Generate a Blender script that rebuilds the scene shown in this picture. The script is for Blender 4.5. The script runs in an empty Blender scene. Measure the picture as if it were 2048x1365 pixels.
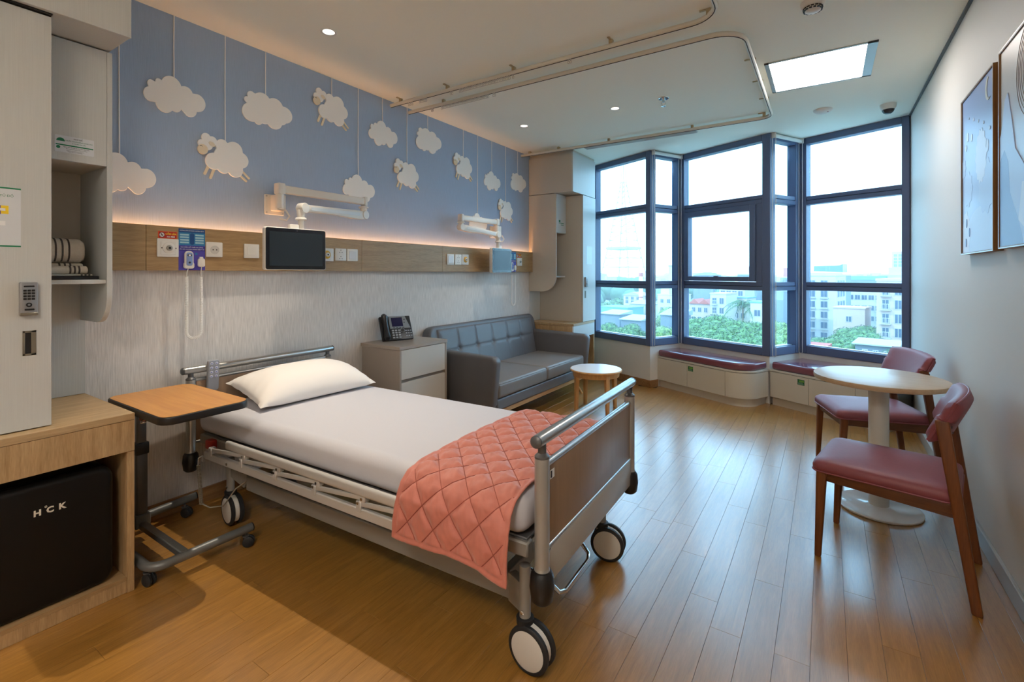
import bpy, bmesh, math, random
from mathutils import Matrix, Vector
random.seed(7)
S = bpy.context.scene
COL = S.collection
PI = math.pi

# ------------------------------------------------------------------ camera
cam_d = bpy.data.cameras.new('camera'); cam = bpy.data.objects.new('camera', cam_d); COL.objects.link(cam)
cam_d.sensor_width = 36.0
cam_d.lens = 960.0 / 2048.0 * 36.0
cam_d.shift_y = -135.5 / 2048.0
cam_d.clip_start = 0.02; cam_d.clip_end = 3000
cam.location = (3.03, 0.0, 1.33)
cam.rotation_euler = (PI / 2, 0, math.radians(33.19))
S.camera = cam

# ------------------------------------------------------------------ exposure, world, sun
S.view_settings.view_transform = 'Standard'
S.view_settings.look = 'None'
S.view_settings.gamma = 1.0
S.view_settings.use_curve_mapping = False
S.view_settings.exposure = 1.62
S.cycles.use_denoising = True
S.cycles.max_bounces = 8
S.cycles.diffuse_bounces = 5
S.cycles.glossy_bounces = 4
S.cycles.transparent_max_bounces = 16
S.cycles.transmission_bounces = 6
S.cycles.volume_bounces = 1
S.cycles.caustics_reflective = False
S.cycles.caustics_refractive = False
S.cycles.sample_clamp_indirect = 8.0

def lin(h):
    h = h.lstrip('#'); o = []
    for i in (0, 2, 4):
        c = int(h[i:i + 2], 16) / 255.0
        o.append(c / 12.92 if c <= 0.04045 else ((c + 0.055) / 1.055) ** 2.4)
    return (o[0], o[1], o[2], 1.0)

w = bpy.data.worlds.new('sky'); S.world = w; w.use_nodes = True
nt = w.node_tree; nt.nodes.clear()
wo = nt.nodes.new('ShaderNodeOutputWorld'); bg = nt.nodes.new('ShaderNodeBackground')
tc = nt.nodes.new('ShaderNodeTexCoord'); sx = nt.nodes.new('ShaderNodeSeparateXYZ'); cr = nt.nodes.new('ShaderNodeValToRGB')
nt.links.new(tc.outputs['Generated'], sx.inputs[0]); nt.links.new(sx.outputs['Z'], cr.inputs[0])
cr.color_ramp.elements[0].position = 0.0; cr.color_ramp.elements[0].color = (0.58, 0.82, 1.0, 1)
cr.color_ramp.elements[1].position = 0.8; cr.color_ramp.elements[1].color = (0.42, 0.70, 1.0, 1)
nt.links.new(cr.outputs[0], bg.inputs[0]); bg.inputs[1].default_value = 2.2
nt.links.new(bg.outputs[0], wo.inputs[0])

sun_d = bpy.data.lights.new('sun', 'SUN'); sun = bpy.data.objects.new('sun', sun_d); COL.objects.link(sun)
sun_d.energy = 0.8; sun_d.color = (1.0, 0.95, 0.88); sun_d.angle = math.radians(3)
sd = Vector((0.55, 0.62, -0.72))          # travels away from the window, lighting the facades that face it
sun.rotation_euler = sd.to_track_quat('-Z', 'Y').to_euler()

H = 2.76          # ceiling height

# ------------------------------------------------------------------ materials
MATS = {}
def _nodes(name):
    m = bpy.data.materials.new(name); m.use_nodes = True
    n = m.node_tree; b = n.nodes['Principled BSDF']
    return m, n, b

def mat(name, col, rough=0.5, metal=0.0, noise=0.0, scale=20.0, bump=0.0, spec=0.5, stretch=(1, 1, 1), emit=None, estr=0.0, bscale=None):
    if name in MATS: return MATS[name]
    m, n, b = _nodes(name)
    c = lin(col) if isinstance(col, str) else col
    b.inputs['Base Color'].default_value = c
    b.inputs['Roughness'].default_value = rough
    b.inputs['Metallic'].default_value = metal
    b.inputs['Specular IOR Level'].default_value = spec
    if emit:
        b.inputs['Emission Color'].default_value = lin(emit); b.inputs['Emission Strength'].default_value = estr
    if noise or bump:
        t = n.nodes.new('ShaderNodeTexCoord'); mp = n.nodes.new('ShaderNodeMapping'); nz = n.nodes.new('ShaderNodeTexNoise')
        mp.inputs['Scale'].default_value = stretch
        nz.inputs['Scale'].default_value = scale; nz.inputs['Detail'].default_value = 4
        n.links.new(t.outputs['Object'], mp.inputs[0]); n.links.new(mp.outputs[0], nz.inputs[0])
        if noise:
            r = n.nodes.new('ShaderNodeValToRGB')
            r.color_ramp.elements[0].position = 0.3; r.color_ramp.elements[1].position = 0.7
            r.color_ramp.elements[0].color = tuple(min(1, v * (1 - noise)) for v in c[:3]) + (1,)
            r.color_ramp.elements[1].color = tuple(min(1, v * (1 + noise)) for v in c[:3]) + (1,)
            n.links.new(nz.outputs[0], r.inputs[0]); n.links.new(r.outputs[0], b.inputs['Base Color'])
        if bump:
            bp = n.nodes.new('ShaderNodeBump'); bp.inputs['Strength'].default_value = bump; bp.inputs['Distance'].default_value = 0.002
            n.links.new(nz.outputs[0], bp.inputs['Height']); n.links.new(bp.outputs[0], b.inputs['Normal'])
    MATS[name] = m
    return m

def wood(name, c0, c1, axis='y', rough=0.4, scale=3.0, spec=0.4, fine=0.35, coat=0.0, rand=0.0):
    """Stretched-noise wood grain running along one object axis."""
    if name in MATS: return MATS[name]
    m, n, b = _nodes(name)
    t = n.nodes.new('ShaderNodeTexCoord'); mp = n.nodes.new('ShaderNodeMapping')
    k = {'x': (1, 14, 14), 'y': (14, 1, 14), 'z': (14, 14, 1)}[axis]
    mp.inputs['Scale'].default_value = k
    n.links.new(t.outputs['Object'], mp.inputs[0])
    vec = mp.outputs[0]
    if rand:
        oi = n.nodes.new('ShaderNodeObjectInfo'); ad = n.nodes.new('ShaderNodeVectorMath'); ad.operation = 'ADD'
        ml = n.nodes.new('ShaderNodeMath'); ml.operation = 'MULTIPLY'; ml.inputs[1].default_value = 37.0
        n.links.new(oi.outputs['Random'], ml.inputs[0]); n.links.new(mp.outputs[0], ad.inputs[0]); n.links.new(ml.outputs[0], ad.inputs[1])
        vec = ad.outputs[0]
    nz = n.nodes.new('ShaderNodeTexNoise'); nz.inputs['Scale'].default_value = scale; nz.inputs['Detail'].default_value = 6; nz.inputs['Distortion'].default_value = 1.2
    n.links.new(vec, nz.inputs[0])
    nf = n.nodes.new('ShaderNodeTexNoise'); nf.inputs['Scale'].default_value = scale * 9; nf.inputs['Detail'].default_value = 3
    n.links.new(vec, nf.inputs[0])
    mx = n.nodes.new('ShaderNodeMix'); mx.data_type = 'FLOAT'; mx.inputs[0].default_value = fine
    n.links.new(nz.outputs[0], mx.inputs[2]); n.links.new(nf.outputs[0], mx.inputs[3])
    r = n.nodes.new('ShaderNodeValToRGB')
    r.color_ramp.elements[0].position = 0.32; r.color_ramp.elements[1].position = 0.68
    r.color_ramp.elements[0].color = lin(c0); r.color_ramp.elements[1].color = lin(c1)
    n.links.new(mx.outputs[0], r.inputs[0])
    colo = r.outputs[0]
    if rand:
        hs = n.nodes.new('ShaderNodeHueSaturation'); mr = n.nodes.new('ShaderNodeMapRange')
        mr.inputs['To Min'].default_value = 1 - rand; mr.inputs['To Max'].default_value = 1 + rand
        n.links.new(oi.outputs['Random'], mr.inputs[0]); n.links.new(mr.outputs[0], hs.inputs['Value']); n.links.new(colo, hs.inputs['Color'])
        colo = hs.outputs[0]
    n.links.new(colo, b.inputs['Base Color'])
    b.inputs['Roughness'].default_value = rough; b.inputs['Specular IOR Level'].default_value = spec
    b.inputs['Coat Weight'].default_value = coat; b.inputs['Coat Roughness'].default_value = 0.28
    bp = n.nodes.new('ShaderNodeBump'); bp.inputs['Strength'].default_value = 0.12; bp.inputs['Distance'].default_value = 0.001
    n.links.new(mx.outputs[0], bp.inputs['Height']); n.links.new(bp.outputs[0], b.inputs['Normal'])
    MATS[name] = m
    return m

def glow(name, col, strength):
    if name in MATS: return MATS[name]
    m = bpy.data.materials.new(name); m.use_nodes = True; n = m.node_tree; n.nodes.clear()
    o = n.nodes.new('ShaderNodeOutputMaterial'); e = n.nodes.new('ShaderNodeEmission')
    e.inputs[0].default_value = lin(col) if isinstance(col, str) else col; e.inputs[1].default_value = strength
    n.links.new(e.outputs[0], o.inputs[0]); MATS[name] = m
    return m

def glass(name, tint):
    m = bpy.data.materials.new(name); m.use_nodes = True; n = m.node_tree; n.nodes.clear()
    o = n.nodes.new('ShaderNodeOutputMaterial'); tr = n.nodes.new('ShaderNodeBsdfTransparent'); gl = n.nodes.new('ShaderNodeBsdfGlossy')
    # thin-sheet reflectance, alike from both sides
    lw = n.nodes.new('ShaderNodeLayerWeight'); pw = n.nodes.new('ShaderNodeMath'); pw.operation = 'POWER'; pw.inputs[1].default_value = 5.0
    ma = n.nodes.new('ShaderNodeMath'); ma.operation = 'MULTIPLY_ADD'; ma.inputs[1].default_value = 0.90; ma.inputs[2].default_value = 0.03
    lw.inputs[0].default_value = 0.5; mx = n.nodes.new('ShaderNodeMixShader')
    tr.inputs[0].default_value = tint; gl.inputs['Roughness'].default_value = 0.02; gl.inputs[0].default_value = (1, 1, 1, 1)
    n.links.new(lw.outputs['Facing'], pw.inputs[0]); n.links.new(pw.outputs[0], ma.inputs[0])
    n.links.new(ma.outputs[0], mx.inputs[0]); n.links.new(tr.outputs[0], mx.inputs[1]); n.links.new(gl.outputs[0], mx.inputs[2])
    n.links.new(mx.outputs[0], o.inputs[0]); MATS[name] = m
    return m

M_ceil = mat('ceiling_paint', '#f0f0e4', 0.7)
M_wall = mat('white_wall_paint', '#d8d6d0', 0.6, bump=0.05, scale=150)
M_blue = mat('blue_wallpaper', '#9fb3ce', 0.8, noise=0.04, scale=6, stretch=(1, 40, 2), bump=0.5)
M_beige = mat('beige_wallpaper', '#d4d0cc', 0.8, noise=0.14, scale=7, stretch=(1, 22, 1.6), bump=0.7)
M_lam = mat('white_laminate', '#c3c4c0', 0.45, noise=0.03, scale=6, stretch=(45, 45, 0.8), bump=0.25)
M_lam2 = mat('pale_laminate', '#c4bbad', 0.45)
M_dark = mat('shadow_gap', '#1c1a18', 0.7)
M_floorbase = mat('floor_underlay', '#3a2412', 0.6)
M_plank = wood('maple_vinyl', '#8c6127', '#b07e3a', 'y', rough=0.27, scale=2.4, spec=0.8, fine=0.4, coat=1.0, rand=0.025)
M_oak_h = wood('oak_laminate_horizontal', '#8f7350', '#b3956b', 'y', rough=0.45, scale=2.2, fine=0.45)
M_oak_v = wood('oak_laminate_upright', '#9a7c55', '#c2a47a', 'z', rough=0.45, scale=3.0, fine=0.45)
M_oak_top = wood('oak_laminate_top', '#9d825c', '#bfa27a', 'y', rough=0.42, scale=2.5)
M_baseb = wood('wooden_skirting', '#7e5a38', '#a27a50', 'y', rough=0.45, scale=2.0)
M_basew = mat('grey_skirting', '#a9a59e', 0.4)
M_frame = mat('blue_grey_aluminium', '#566583', 0.38, spec=0.5)
M_glass = glass('window_glass', (0.82, 0.95, 1.0, 1))
M_black = mat('black_plastic', '#141416', 0.4)
M_blk_r = mat('black_rubber', '#1f2022', 0.6)
M_white = mat('white_plastic', '#dcdad4', 0.35)
M_steel = mat('silver_metal', '#b4b4b2', 0.28, metal=0.85)
M_silver = mat('silver_paint', '#bfbebb', 0.33, metal=0.2)
M_chrome = mat('chrome', '#d8d8d8', 0.1, metal=1.0)
M_grey = mat('grey_paint', '#8d8b86', 0.4, metal=0.15)
M_dgrey = mat('dark_grey_steel', '#5c5d5f', 0.4, metal=0.3)

# ------------------------------------------------------------------ mesh helpers
def merge(bm, tmp, M=None):
    if M is not None: tmp.transform(M)
    me = bpy.data.meshes.new('t'); tmp.to_mesh(me); tmp.free(); bm.from_mesh(me); bpy.data.meshes.remove(me)

def _bev(t, bev, seg, ang=0.5):
    if bev <= 0: return
    t.normal_update()
    es = [e for e in t.edges if len(e.link_faces) == 2 and e.calc_face_angle(0) > ang]
    bmesh.ops.bevel(t, geom=es, offset=bev, segments=seg, profile=0.5, affect='EDGES', clamp_overlap=True)

def box(bm, x0, x1, y0, y1, z0, z1, bev=0.0, seg=2, M=None):
    t = bmesh.new()
    bmesh.ops.create_cube(t, size=1.0)
    for v in t.verts:
        v.co = Vector((x0 + (v.co.x + .5) * (x1 - x0), y0 + (v.co.y + .5) * (y1 - y0), z0 + (v.co.z + .5) * (z1 - z0)))
    _bev(t, bev, seg)
    merge(bm, t, M)

def prism(bm, poly, z0, z1, bev=0.0, seg=2, M=None, clamp=True):
    t = bmesh.new()
    area = sum(poly[i][0] * poly[(i + 1) % len(poly)][1] - poly[(i + 1) % len(poly)][0] * poly[i][1] for i in range(len(poly)))
    p = list(poly) if area > 0 else list(reversed(poly))
    a = [t.verts.new((u, v, z0)) for u, v in p]; b = [t.verts.new((u, v, z1)) for u, v in p]
    t.faces.new(list(reversed(a))); t.faces.new(b)
    n = len(p)
    for i in range(n): t.faces.new((a[i], a[(i + 1) % n], b[(i + 1) % n], b[i]))
    if bev > 0:
        t.normal_update()
        es = [e for e in t.edges if len(e.link_faces) == 2 and e.calc_face_angle(0) > 0.9]
        bmesh.ops.bevel(t, geom=es, offset=bev, segments=seg, profile=0.5, affect='EDGES', clamp_overlap=clamp)
    merge(bm, t, M)

def rrect(x0, x1, y0, y1, r, n=5):
    out = []
    for cx, cy, a0 in ((x1 - r, y1 - r, 0), (x0 + r, y1 - r, 90), (x0 + r, y0 + r, 180), (x1 - r, y0 + r, 270)):
        for i in range(n + 1):
            a = math.radians(a0 + 90 * i / n); out.append((cx + r * math.cos(a), cy + r * math.sin(a)))
    return out

def tube(bm, pts, r, seg=10, closed=False, M=None, caps=True):
    pts = [Vector(p) for p in pts]; n = len(pts)
    rs = r if isinstance(r, (list, tuple)) else [r] * n
    t = bmesh.new(); rings = []
    d0 = (pts[1] - pts[0]).normalized()
    up = Vector((0, 0, 1)) if abs(d0.z) < 0.9 else Vector((1, 0, 0))
    u = d0.cross(up).normalized()
    for i in range(n):
        if closed: d = (pts[(i + 1) % n] - pts[i - 1]).normalized()
        elif i == 0: d = (pts[1] - pts[0]).normalized()
        elif i == n - 1: d = (pts[-1] - pts[-2]).normalized()
        else: d = ((pts[i + 1] - pts[i]).normalized() + (pts[i] - pts[i - 1]).normalized()).normalized()
        u = (u - d * u.dot(d)).normalized(); v = d.cross(u)
        rings.append([t.verts.new(pts[i] + (u * math.cos(2 * PI * k / seg) + v * math.sin(2 * PI * k / seg)) * rs[i]) for k in range(seg)])
    m = n if closed else n - 1
    for i in range(m):
        A, B = rings[i], rings[(i + 1) % n]
        for k in range(seg): t.faces.new((A[k], A[(k + 1) % seg], B[(k + 1) % seg], B[k]))
    if caps and not closed:
        t.faces.new(list(reversed(rings[0]))); t.faces.new(rings[-1])
    merge(bm, t, M)

def lathe(bm, prof, seg=24, M=None):
    """prof: list of (radius, z) from bottom to top."""
    t = bmesh.new(); rings = []
    for r, z in prof:
        if r < 1e-5: rings.append([t.verts.new((0, 0, z))])
        else: rings.append([t.verts.new((r * math.cos(2 * PI * k / seg), r * math.sin(2 * PI * k / seg), z)) for k in range(seg)])
    for A, B in zip(rings, rings[1:]):
        for k in range(seg):
            k2 = (k + 1) % seg
            if len(A) == 1 and len(B) == 1: continue
            if len(A) == 1: t.faces.new((A[0], B[k2], B[k]))
            elif len(B) == 1: t.faces.new((A[k], A[k2], B[0]))
            else: t.faces.new((A[k], A[k2], B[k2], B[k]))
    if len(rings[0]) > 1: t.faces.new(list(reversed(rings[0])))
    if len(rings[-1]) > 1: t.faces.new(rings[-1])
    bmesh.ops.recalc_face_normals(t, faces=t.faces)
    merge(bm, t, M)

def cyl(bm, p0, p1, r, seg=16, r1=None, M=None):
    tube(bm, [p0, p1], [r, r if r1 is None else r1], seg, M=M)

def T(x, y, z): return Matrix.Translation((x, y, z))
def RZ(a): return Matrix.Rotation(a, 4, 'Z')
def RX(a): return Matrix.Rotation(a, 4, 'X')
def RY(a): return Matrix.Rotation(a, 4, 'Y')
# (u,v,w) -> on the bed wall: u along y, v up, w out of the wall (+x)
def WL(x, y=0.0, z=0.0): return Matrix(((0, 0, 1, x), (1, 0, 0, y), (0, 1, 0, z), (0, 0, 0, 1)))
# the opposite wall: seen from inside u runs towards the camera (-y), v up, w out of the wall (-x)
def WR(x, y=0.0, z=0.0): return Matrix(((0, 0, -1, x), (-1, 0, 0, y), (0, 1, 0, z), (0, 0, 0, 1)))
def along(p0, p1):
    """(a,d,z): a along p0->p1 in plan, d to its left, z up."""
    d = (Vector((p1[0], p1[1], 0)) - Vector((p0[0], p0[1], 0))).normalized()
    return Matrix(((d.x, -d.y, 0, p0[0]), (d.y, d.x, 0, p0[1]), (0, 0, 1, 0), (0, 0, 0, 1)))

INV = {}
def link(o): COL.objects.link(o); return o

def thing(name, label, cat, loc=(0, 0, 0), rz=0.0, group=None, world=True, kind=None):
    o = bpy.data.objects.new(name, None); link(o); o.empty_display_size = 0.1
    o.location = loc; o.rotation_euler = (0, 0, rz)
    if label: o['label'] = label
    if cat: o['category'] = cat
    if group: o['group'] = group
    if kind: o['kind'] = kind
    INV[o.name] = (T(*loc) @ RZ(rz)).inverted() if world else None
    return o

def obj(name, bm, m, parent=None, label=None, smooth=40):
    me = bpy.data.meshes.new(name)
    o = bpy.data.objects.new(name, me)
    if parent is not None:
        o.parent = parent
        iv = INV.get(parent.name); INV[o.name] = iv
        if iv is not None: bm.transform(iv)
    else:
        INV[o.name] = None
    bm.normal_update()
    bm.to_mesh(me); bm.free()
    me.materials.append(m)
    if smooth:
        me.shade_smooth(); me.set_sharp_from_angle(angle=math.radians(smooth))
    link(o)
    if label: o['label'] = label
    return o

def base_origin(o):
    me = o.data
    lo = Vector((min(v.co[i] for v in me.vertices) for i in range(3))); hi = Vector((max(v.co[i] for v in me.vertices) for i in range(3)))
    c = Vector(((lo.x + hi.x) / 2, (lo.y + hi.y) / 2, lo.z))
    me.transform(T(*(-c))); o.location = c
    INV[o.name] = T(*(-c))
    return o

def single(name, bm, m, label, cat, group=None, smooth=40):
    o = base_origin(obj(name, bm, m, None, label, smooth)); o['category'] = cat
    if group: o['group'] = group
    return o

def struct(name, bm, m, smooth=40):
    o = obj(name, bm, m, None, None, smooth); o['kind'] = 'structure'
    return o

def copy_thing(src, name, loc, rz, label, group=None):
    def cp(o, par):
        c = o.copy(); c.parent = par; link(c)
        for ch in list(o.children): cp(ch, c)
        return c
    r = cp(src, None); r.name = name; r.location = loc; r.rotation_euler = (0, 0, rz); r['label'] = label
    if group: r['group'] = group
    return r

def N(): return bmesh.new()

FONT = {}
def _glyphs(body, size, depth, bold):
    cu = bpy.data.curves.new('txt', 'FONT'); cu.body = body; cu.size = size; cu.align_x = 'LEFT'; cu.align_y = 'CENTER'
    cu.extrude = depth; cu.offset = bold; cu.resolution_u = 2
    o = bpy.data.objects.new('txt', cu); link(o)
    dg = bpy.context.evaluated_depsgraph_get(); dg.update()
    me = bpy.data.meshes.new_from_object(o.evaluated_get(dg))
    b = bmesh.new(); b.from_mesh(me)
    bpy.data.objects.remove(o); bpy.data.curves.remove(cu); bpy.data.meshes.remove(me)
    return b
SWAP = {'Đ': 'D', 'đ': 'd', 'Ơ': 'O', 'Ớ': 'Ó', 'Ờ': 'Ò', 'ơ': 'o', 'ờ': 'ò'}
def text_bm(body, size, M, depth=0.0006, align='CENTER', bold=0.0, maxw=None):
    """Lettering as a mesh, in (u,v,w) of M; barred and horned letters get their strokes added."""
    plain = ''.join(SWAP.get(c, c) for c in body)
    b = _glyphs(plain, size, depth, bold)
    def right(st):
        g = _glyphs(st, size, depth, bold); r = max((v.co.x for v in g.verts), default=0); g.free(); return r
    vs = [v.co for v in b.verts]; x1 = max(v.x for v in vs); x0 = min(v.x for v in vs)
    for i, c in enumerate(body):
        if c in SWAP:
            r = right(plain[:i + 1]); wd = right(plain[i]) if plain[i] != ' ' else 0; l = r - wd; t_ = size * .035
            if c == 'Đ': box(b, l - size * .02, l + size * .26, -t_, t_, -depth, depth)
            elif c == 'đ': box(b, r - size * .26, r + size * .04, size * .22, size * .22 + 2 * t_, -depth, depth)
            else:
                yy = size * (.30 if c.isupper() else .12); prism(b, [(r - size * .10, yy - .02 * size), (r - size * .02, yy + .02 * size), (r - size * .02, yy + .13 * size), (r + size * .05, yy + .13 * size), (r + size * .04, yy)], -depth, depth)
    k = min(1.0, (maxw / (x1 - x0)) if maxw else 1.0)
    sh = -(x0 + x1) / 2 if align == 'CENTER' else 0
    b.transform(M @ Matrix.Diagonal((k, k, 1, 1)) @ T(sh, 0, 0))
    return b
def text(name, body, size, M, m, parent, depth=0.0006, align='CENTER', bold=0.0, maxw=None):
    return obj(name, text_bm(body, size, M, depth, align, bold, maxw), m, parent, smooth=0)

# ------------------------------------------------------------------ plan of the bay
W0 = (0.0, 6.162); W1 = (1.318, 5.548); W2 = (1.550, 5.995); W3 = (2.548, 5.530); W4 = (2.795, 5.985); W5 = (3.67, 5.590)
BAY = [W0, W1, W2, W3, W4, W5]
def bay_y(x):
    for a, b in zip(BAY, BAY[1:]):
        if a[0] <= x <= b[0] + 1e-6: return a[1] + (b[1] - a[1]) * (x - a[0]) / (b[0] - a[0])
    return 5.6
YB = -1.6          # wall behind the camera

# ================================================================== ROOM SHELL
def out_poly(off):
    """Room outline, the bay pushed outwards by off."""
    c, s = 0.906 * off, 0.423 * off
    return [(-0.12, YB - 0.12), (3.80, YB - 0.12), (3.80, 5.53 + off), (W4[0] + s - c * 0.2, W4[1] + c), (W3[0] + 0.2 * s, W3[1] + off), (W2[0] + s - c * 0.2, W2[1] + c), (W1[0] + 0.2 * s, W1[1] + off), (-0.12, W0[1] + off + 0.05)]

b = N(); prism(b, out_poly(0.09), -0.14, -0.0065); floor = struct('floor', b, M_floorbase)
# vinyl boards: one object each, running towards the windows
PW = 0.1068; k0 = -1
for i in range(0, 36):
    x0 = 0.0 + i * PW - 0.005; x1 = x0 + PW - 0.0008
    if x0 < 0: x0 = 0.001
    if x1 > 3.668: x1 = 3.668
    if x1 - x0 < 0.02: continue
    yend = min(bay_y(x0), bay_y(x1)) - 0.004
    rr = random.Random(i * 13 + 5)
    y = -0.25 - rr.random() * 0.9
    known = {7: 0.905, 8: 0.616, 13: 0.89, 22: 1.712, 25: 1.92}
    if i in known: y = known[i] - 0.9146 * 2
    first = True
    while y < yend:
        y1 = min(y + 0.9146, yend)
        ys = max(y, -0.45)
        if y1 - ys > 0.03:
            bb = N(); box(bb, x0, x1, ys, y1 - 0.0009, -0.0065, 0.0, 0.0004, 1)
            obj('plank', bb, M_plank, floor, smooth=0)
        y += 0.9146
# the part of the floor behind the camera stays one sheet
b = N(); box(b, 0.0, 3.67, YB, -0.4516, -0.0065, 0.0); obj('floor_sheet', b, M_plank, floor, smooth=0)

b = N(); prism(b, out_poly(0.07), H, H + 0.12); ceiling = struct('ceiling', b, M_ceil)
# grey strip painted as groove shade between ceiling and the side wall
b = N(); box(b, 3.655, 3.672, YB, 5.60, H - 0.012, H + 0.001); obj('groove_shade_strip', b, mat('groove_shade', '#5d6468', 0.6), ceiling)

b = N(); box(b, -0.12, 0.0, YB - 0.12, W0[1] + 0.15, 0, H); wl = struct('wall_left', b, M_wall)
b = N(); box(b, 0.0, 0.003, 0.3, W0[1], 1.57, H); obj('wallpaper', b, M_blue, wl)
b = N(); box(b, 0.0, 0.003, 0.3, W0[1], 0.0, 1.57); obj('wallpaper', b, M_beige, wl)
b = N(); box(b, 3.67, 3.80, YB - 0.12, 5.66, 0, H); struct('wall_right', b, M_wall)
b = N(); box(b, 0.0, 3.67, YB - 0.12, YB, 0, H); struct('wall_back', b, M_wall)
SILL = 0.482
wf = bpy.data.objects.new('wall_front', None); link(wf); wf['kind'] = 'structure'; INV[wf.name] = None
for p, q in zip(BAY, BAY[1:]):
    L = math.dist(p, q); b = N(); box(b, 0, L, 0.0, 0.10, 0.0, SILL, M=along(p, q)); obj('parapet', b, M_wall, wf)
p, q = BAY[0], BAY[1]
b = N(); box(b, 0, 0.49, 0.0, 0.10, SILL, H, M=along(p, q)); obj('wall_return', b, M_wall, wf)

b = N(); box(b, 0.0, 0.014, 0.80, 5.2, 0, 0.085, 0.003, 1); struct('baseboard_left', b, M_baseb)
b = N(); box(b, 3.656, 3.67, YB, 5.56, 0, 0.085, 0.003, 1); struct('baseboard_right', b, M_basew)
b = N()
L01 = math.dist(W0, W1); box(b, 0.0, L01 + 0.014, -0.014, 0.0, 0, 0.085, 0.003, 1, M=along(W0, W1))
box(b, 0.0, 0.12, -0.014, 0.0, 0, 0.085, 0.003, 1, M=along(W1, W2))
struct('baseboard_front', b, M_baseb)

# ------------------------------------------------------------------ windows
def window(n, p, q, a0, a1, jl, jr, sash=False, split=True):
    """Framed glazing between a0 and a1 along p->q; jl/jr are the jamb widths."""
    M = along(p, q)
    r = bpy.data.objects.new('window_%d' % n, None); link(r); r['kind'] = 'structure'
    r.matrix_world = M @ T(a0, 0, SILL); r.location = (M @ Vector((a0, 0, SILL))); INV[r.name] = (M @ T(a0, 0, SILL)).inverted()
    r.rotation_euler = M.to_euler()
    def part(nm, x0, x1, z0, z1, d0=-0.012, d1=0.085, bev=0.004, m=M_frame, par=r):
        b = N(); box(b, x0, x1, d0, d1, z0, z1, bev, 1, M=M); return obj(nm, b, m, par)
    part('jamb', a0, a0 + jl, SILL, H); part('jamb', a1 - jr, a1, SILL, H)
    i0, i1 = a0 + jl, a1 - jr
    part('sill', i0, i1, SILL, 0.565); part('head', i0, i1, 2.695, H)
    for z in (1.150, 2.055):
        part('transom', i0, i1, z, z + 0.042, -0.010); part('transom', i0, i1, z + 0.046, z + 0.088, -0.004); part('gasket', i0, i1, z + 0.042, z + 0.046, 0.004, 0.08, 0, M_black)
    part('glazing_ledge', i0, i1, 0.565, 0.572, 0.030, 0.085, 0, mat('ledge_glint', '#b9c6d6', 0.3))  # ledge coloured pale to stand in for its bright reflection
    for z0, z1 in ((0.570, 1.152), (1.236, 2.057), (2.141, 2.697)):
        if sash and 1.2 < z0 < 1.3:
            w_ = 0.060
            part('sash_stile', i0 + 0.012, i0 + 0.012 + w_, z0 + 0.008, z1 - 0.006, -0.030, 0.05)
            part('sash_stile', i1 - 0.070 - w_ , i1 - 0.070, z0 + 0.008, z1 - 0.006, -0.030, 0.05)
            part('sash_rail', i0 + 0.012 + w_, i1 - 0.070 - w_, z0 + 0.008, z0 + 0.058, -0.030, 0.05)
            part('sash_rail', i0 + 0.012 + w_, i1 - 0.070 - w_, z1 - 0.066, z1 - 0.006, -0.030, 0.05)
            part('fixed_stile', i1 - 0.068, i1, z0, z1, -0.006, 0.06)
            part('sash_handle', (i0 + i1) / 2 - 0.06, (i0 + i1) / 2 + 0.0, z0 + 0.050, z0 + 0.066, -0.046, -0.026)
            part('pane', i0 + 0.012 + w_, i1 - 0.070 - w_, z0 + 0.055, z1 - 0.063, 0.010, 0.014, 0, M_glass)
        else:
            part('pane', i0, i1, z0, z1, 0.052, 0.056, 0, M_glass)
    return r
L = [math.dist(a, c) for a, c in zip(BAY, BAY[1:])]
window(1, W0, W1, 0.49, L[0] + 0.012, 0.040, 0.065)
window(2, W1, W2, 0.012, L[1] - 0.004, 0.022, 0.050)
window(3, W2, W3, 0.006, L[2] + 0.012, 0.055, 0.085, sash=True)
window(4, W3, W4, 0.012, L[3] - 0.004, 0.022, 0.085)
window(5, W4, W5, 0.006, L[4] - 0.005, 0.065, 0.060)

# rolled-up blinds over the two narrow panes, with their pull chains
def blind(p, q, Ln, label):
    M = along(p, q); c = M @ Vector((Ln / 2, -0.05, H - 0.05))
    t = thing('roller_blind', label, 'blind', (c.x, c.y, H - 0.06), group='roller blinds of the narrow windows')
    b = N(); cyl(b, (0.03, -0.035, H - 0.03), (Ln - 0.03, -0.035, H - 0.03), 0.019, 14, M=M); obj('roller', b, M_white, t)
    for a in (0.018, Ln - 0.03):
        b = N(); box(b, a - 0.004, a + 0.004, -0.06, -0.012, H - 0.055, H - 0.0, 0.002, 1, M=M); obj('bracket', b, M_white, t)
        a2 = a if a < 0.1 else a - 0.02
        zb = 0.50; pts = [(a2, -0.055, H - 0.03)]
        for i in range(13): pts.append((a2, -0.055, H - 0.03 - (H - 0.08 - zb) * (i + 1) / 13))
        loop = [(a2, -0.057 + 0.018 * math.cos(PI - PI * i / 8) + 0.018, zb - 0.018 * math.sin(PI * i / 8)) for i in range(9)]
        pts = [(a2, -0.057, H - 0.03), (a2, -0.057, zb + 0.4)] + loop + [(a2, -0.021, zb + 0.4), (a2, -0.021, H - 0.03)]
        b = N(); tube(b, pts, 0.0028, 6, M=M); obj('pull_chain', b, M_white, t)
blind(W1, W2, L[1], 'white rolled-up roller blind with pull chains beside the wide window that has an opening sash')
blind(W3, W4, L[3], 'white rolled-up roller blind with pull chains on the narrow window behind the round table')

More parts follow.
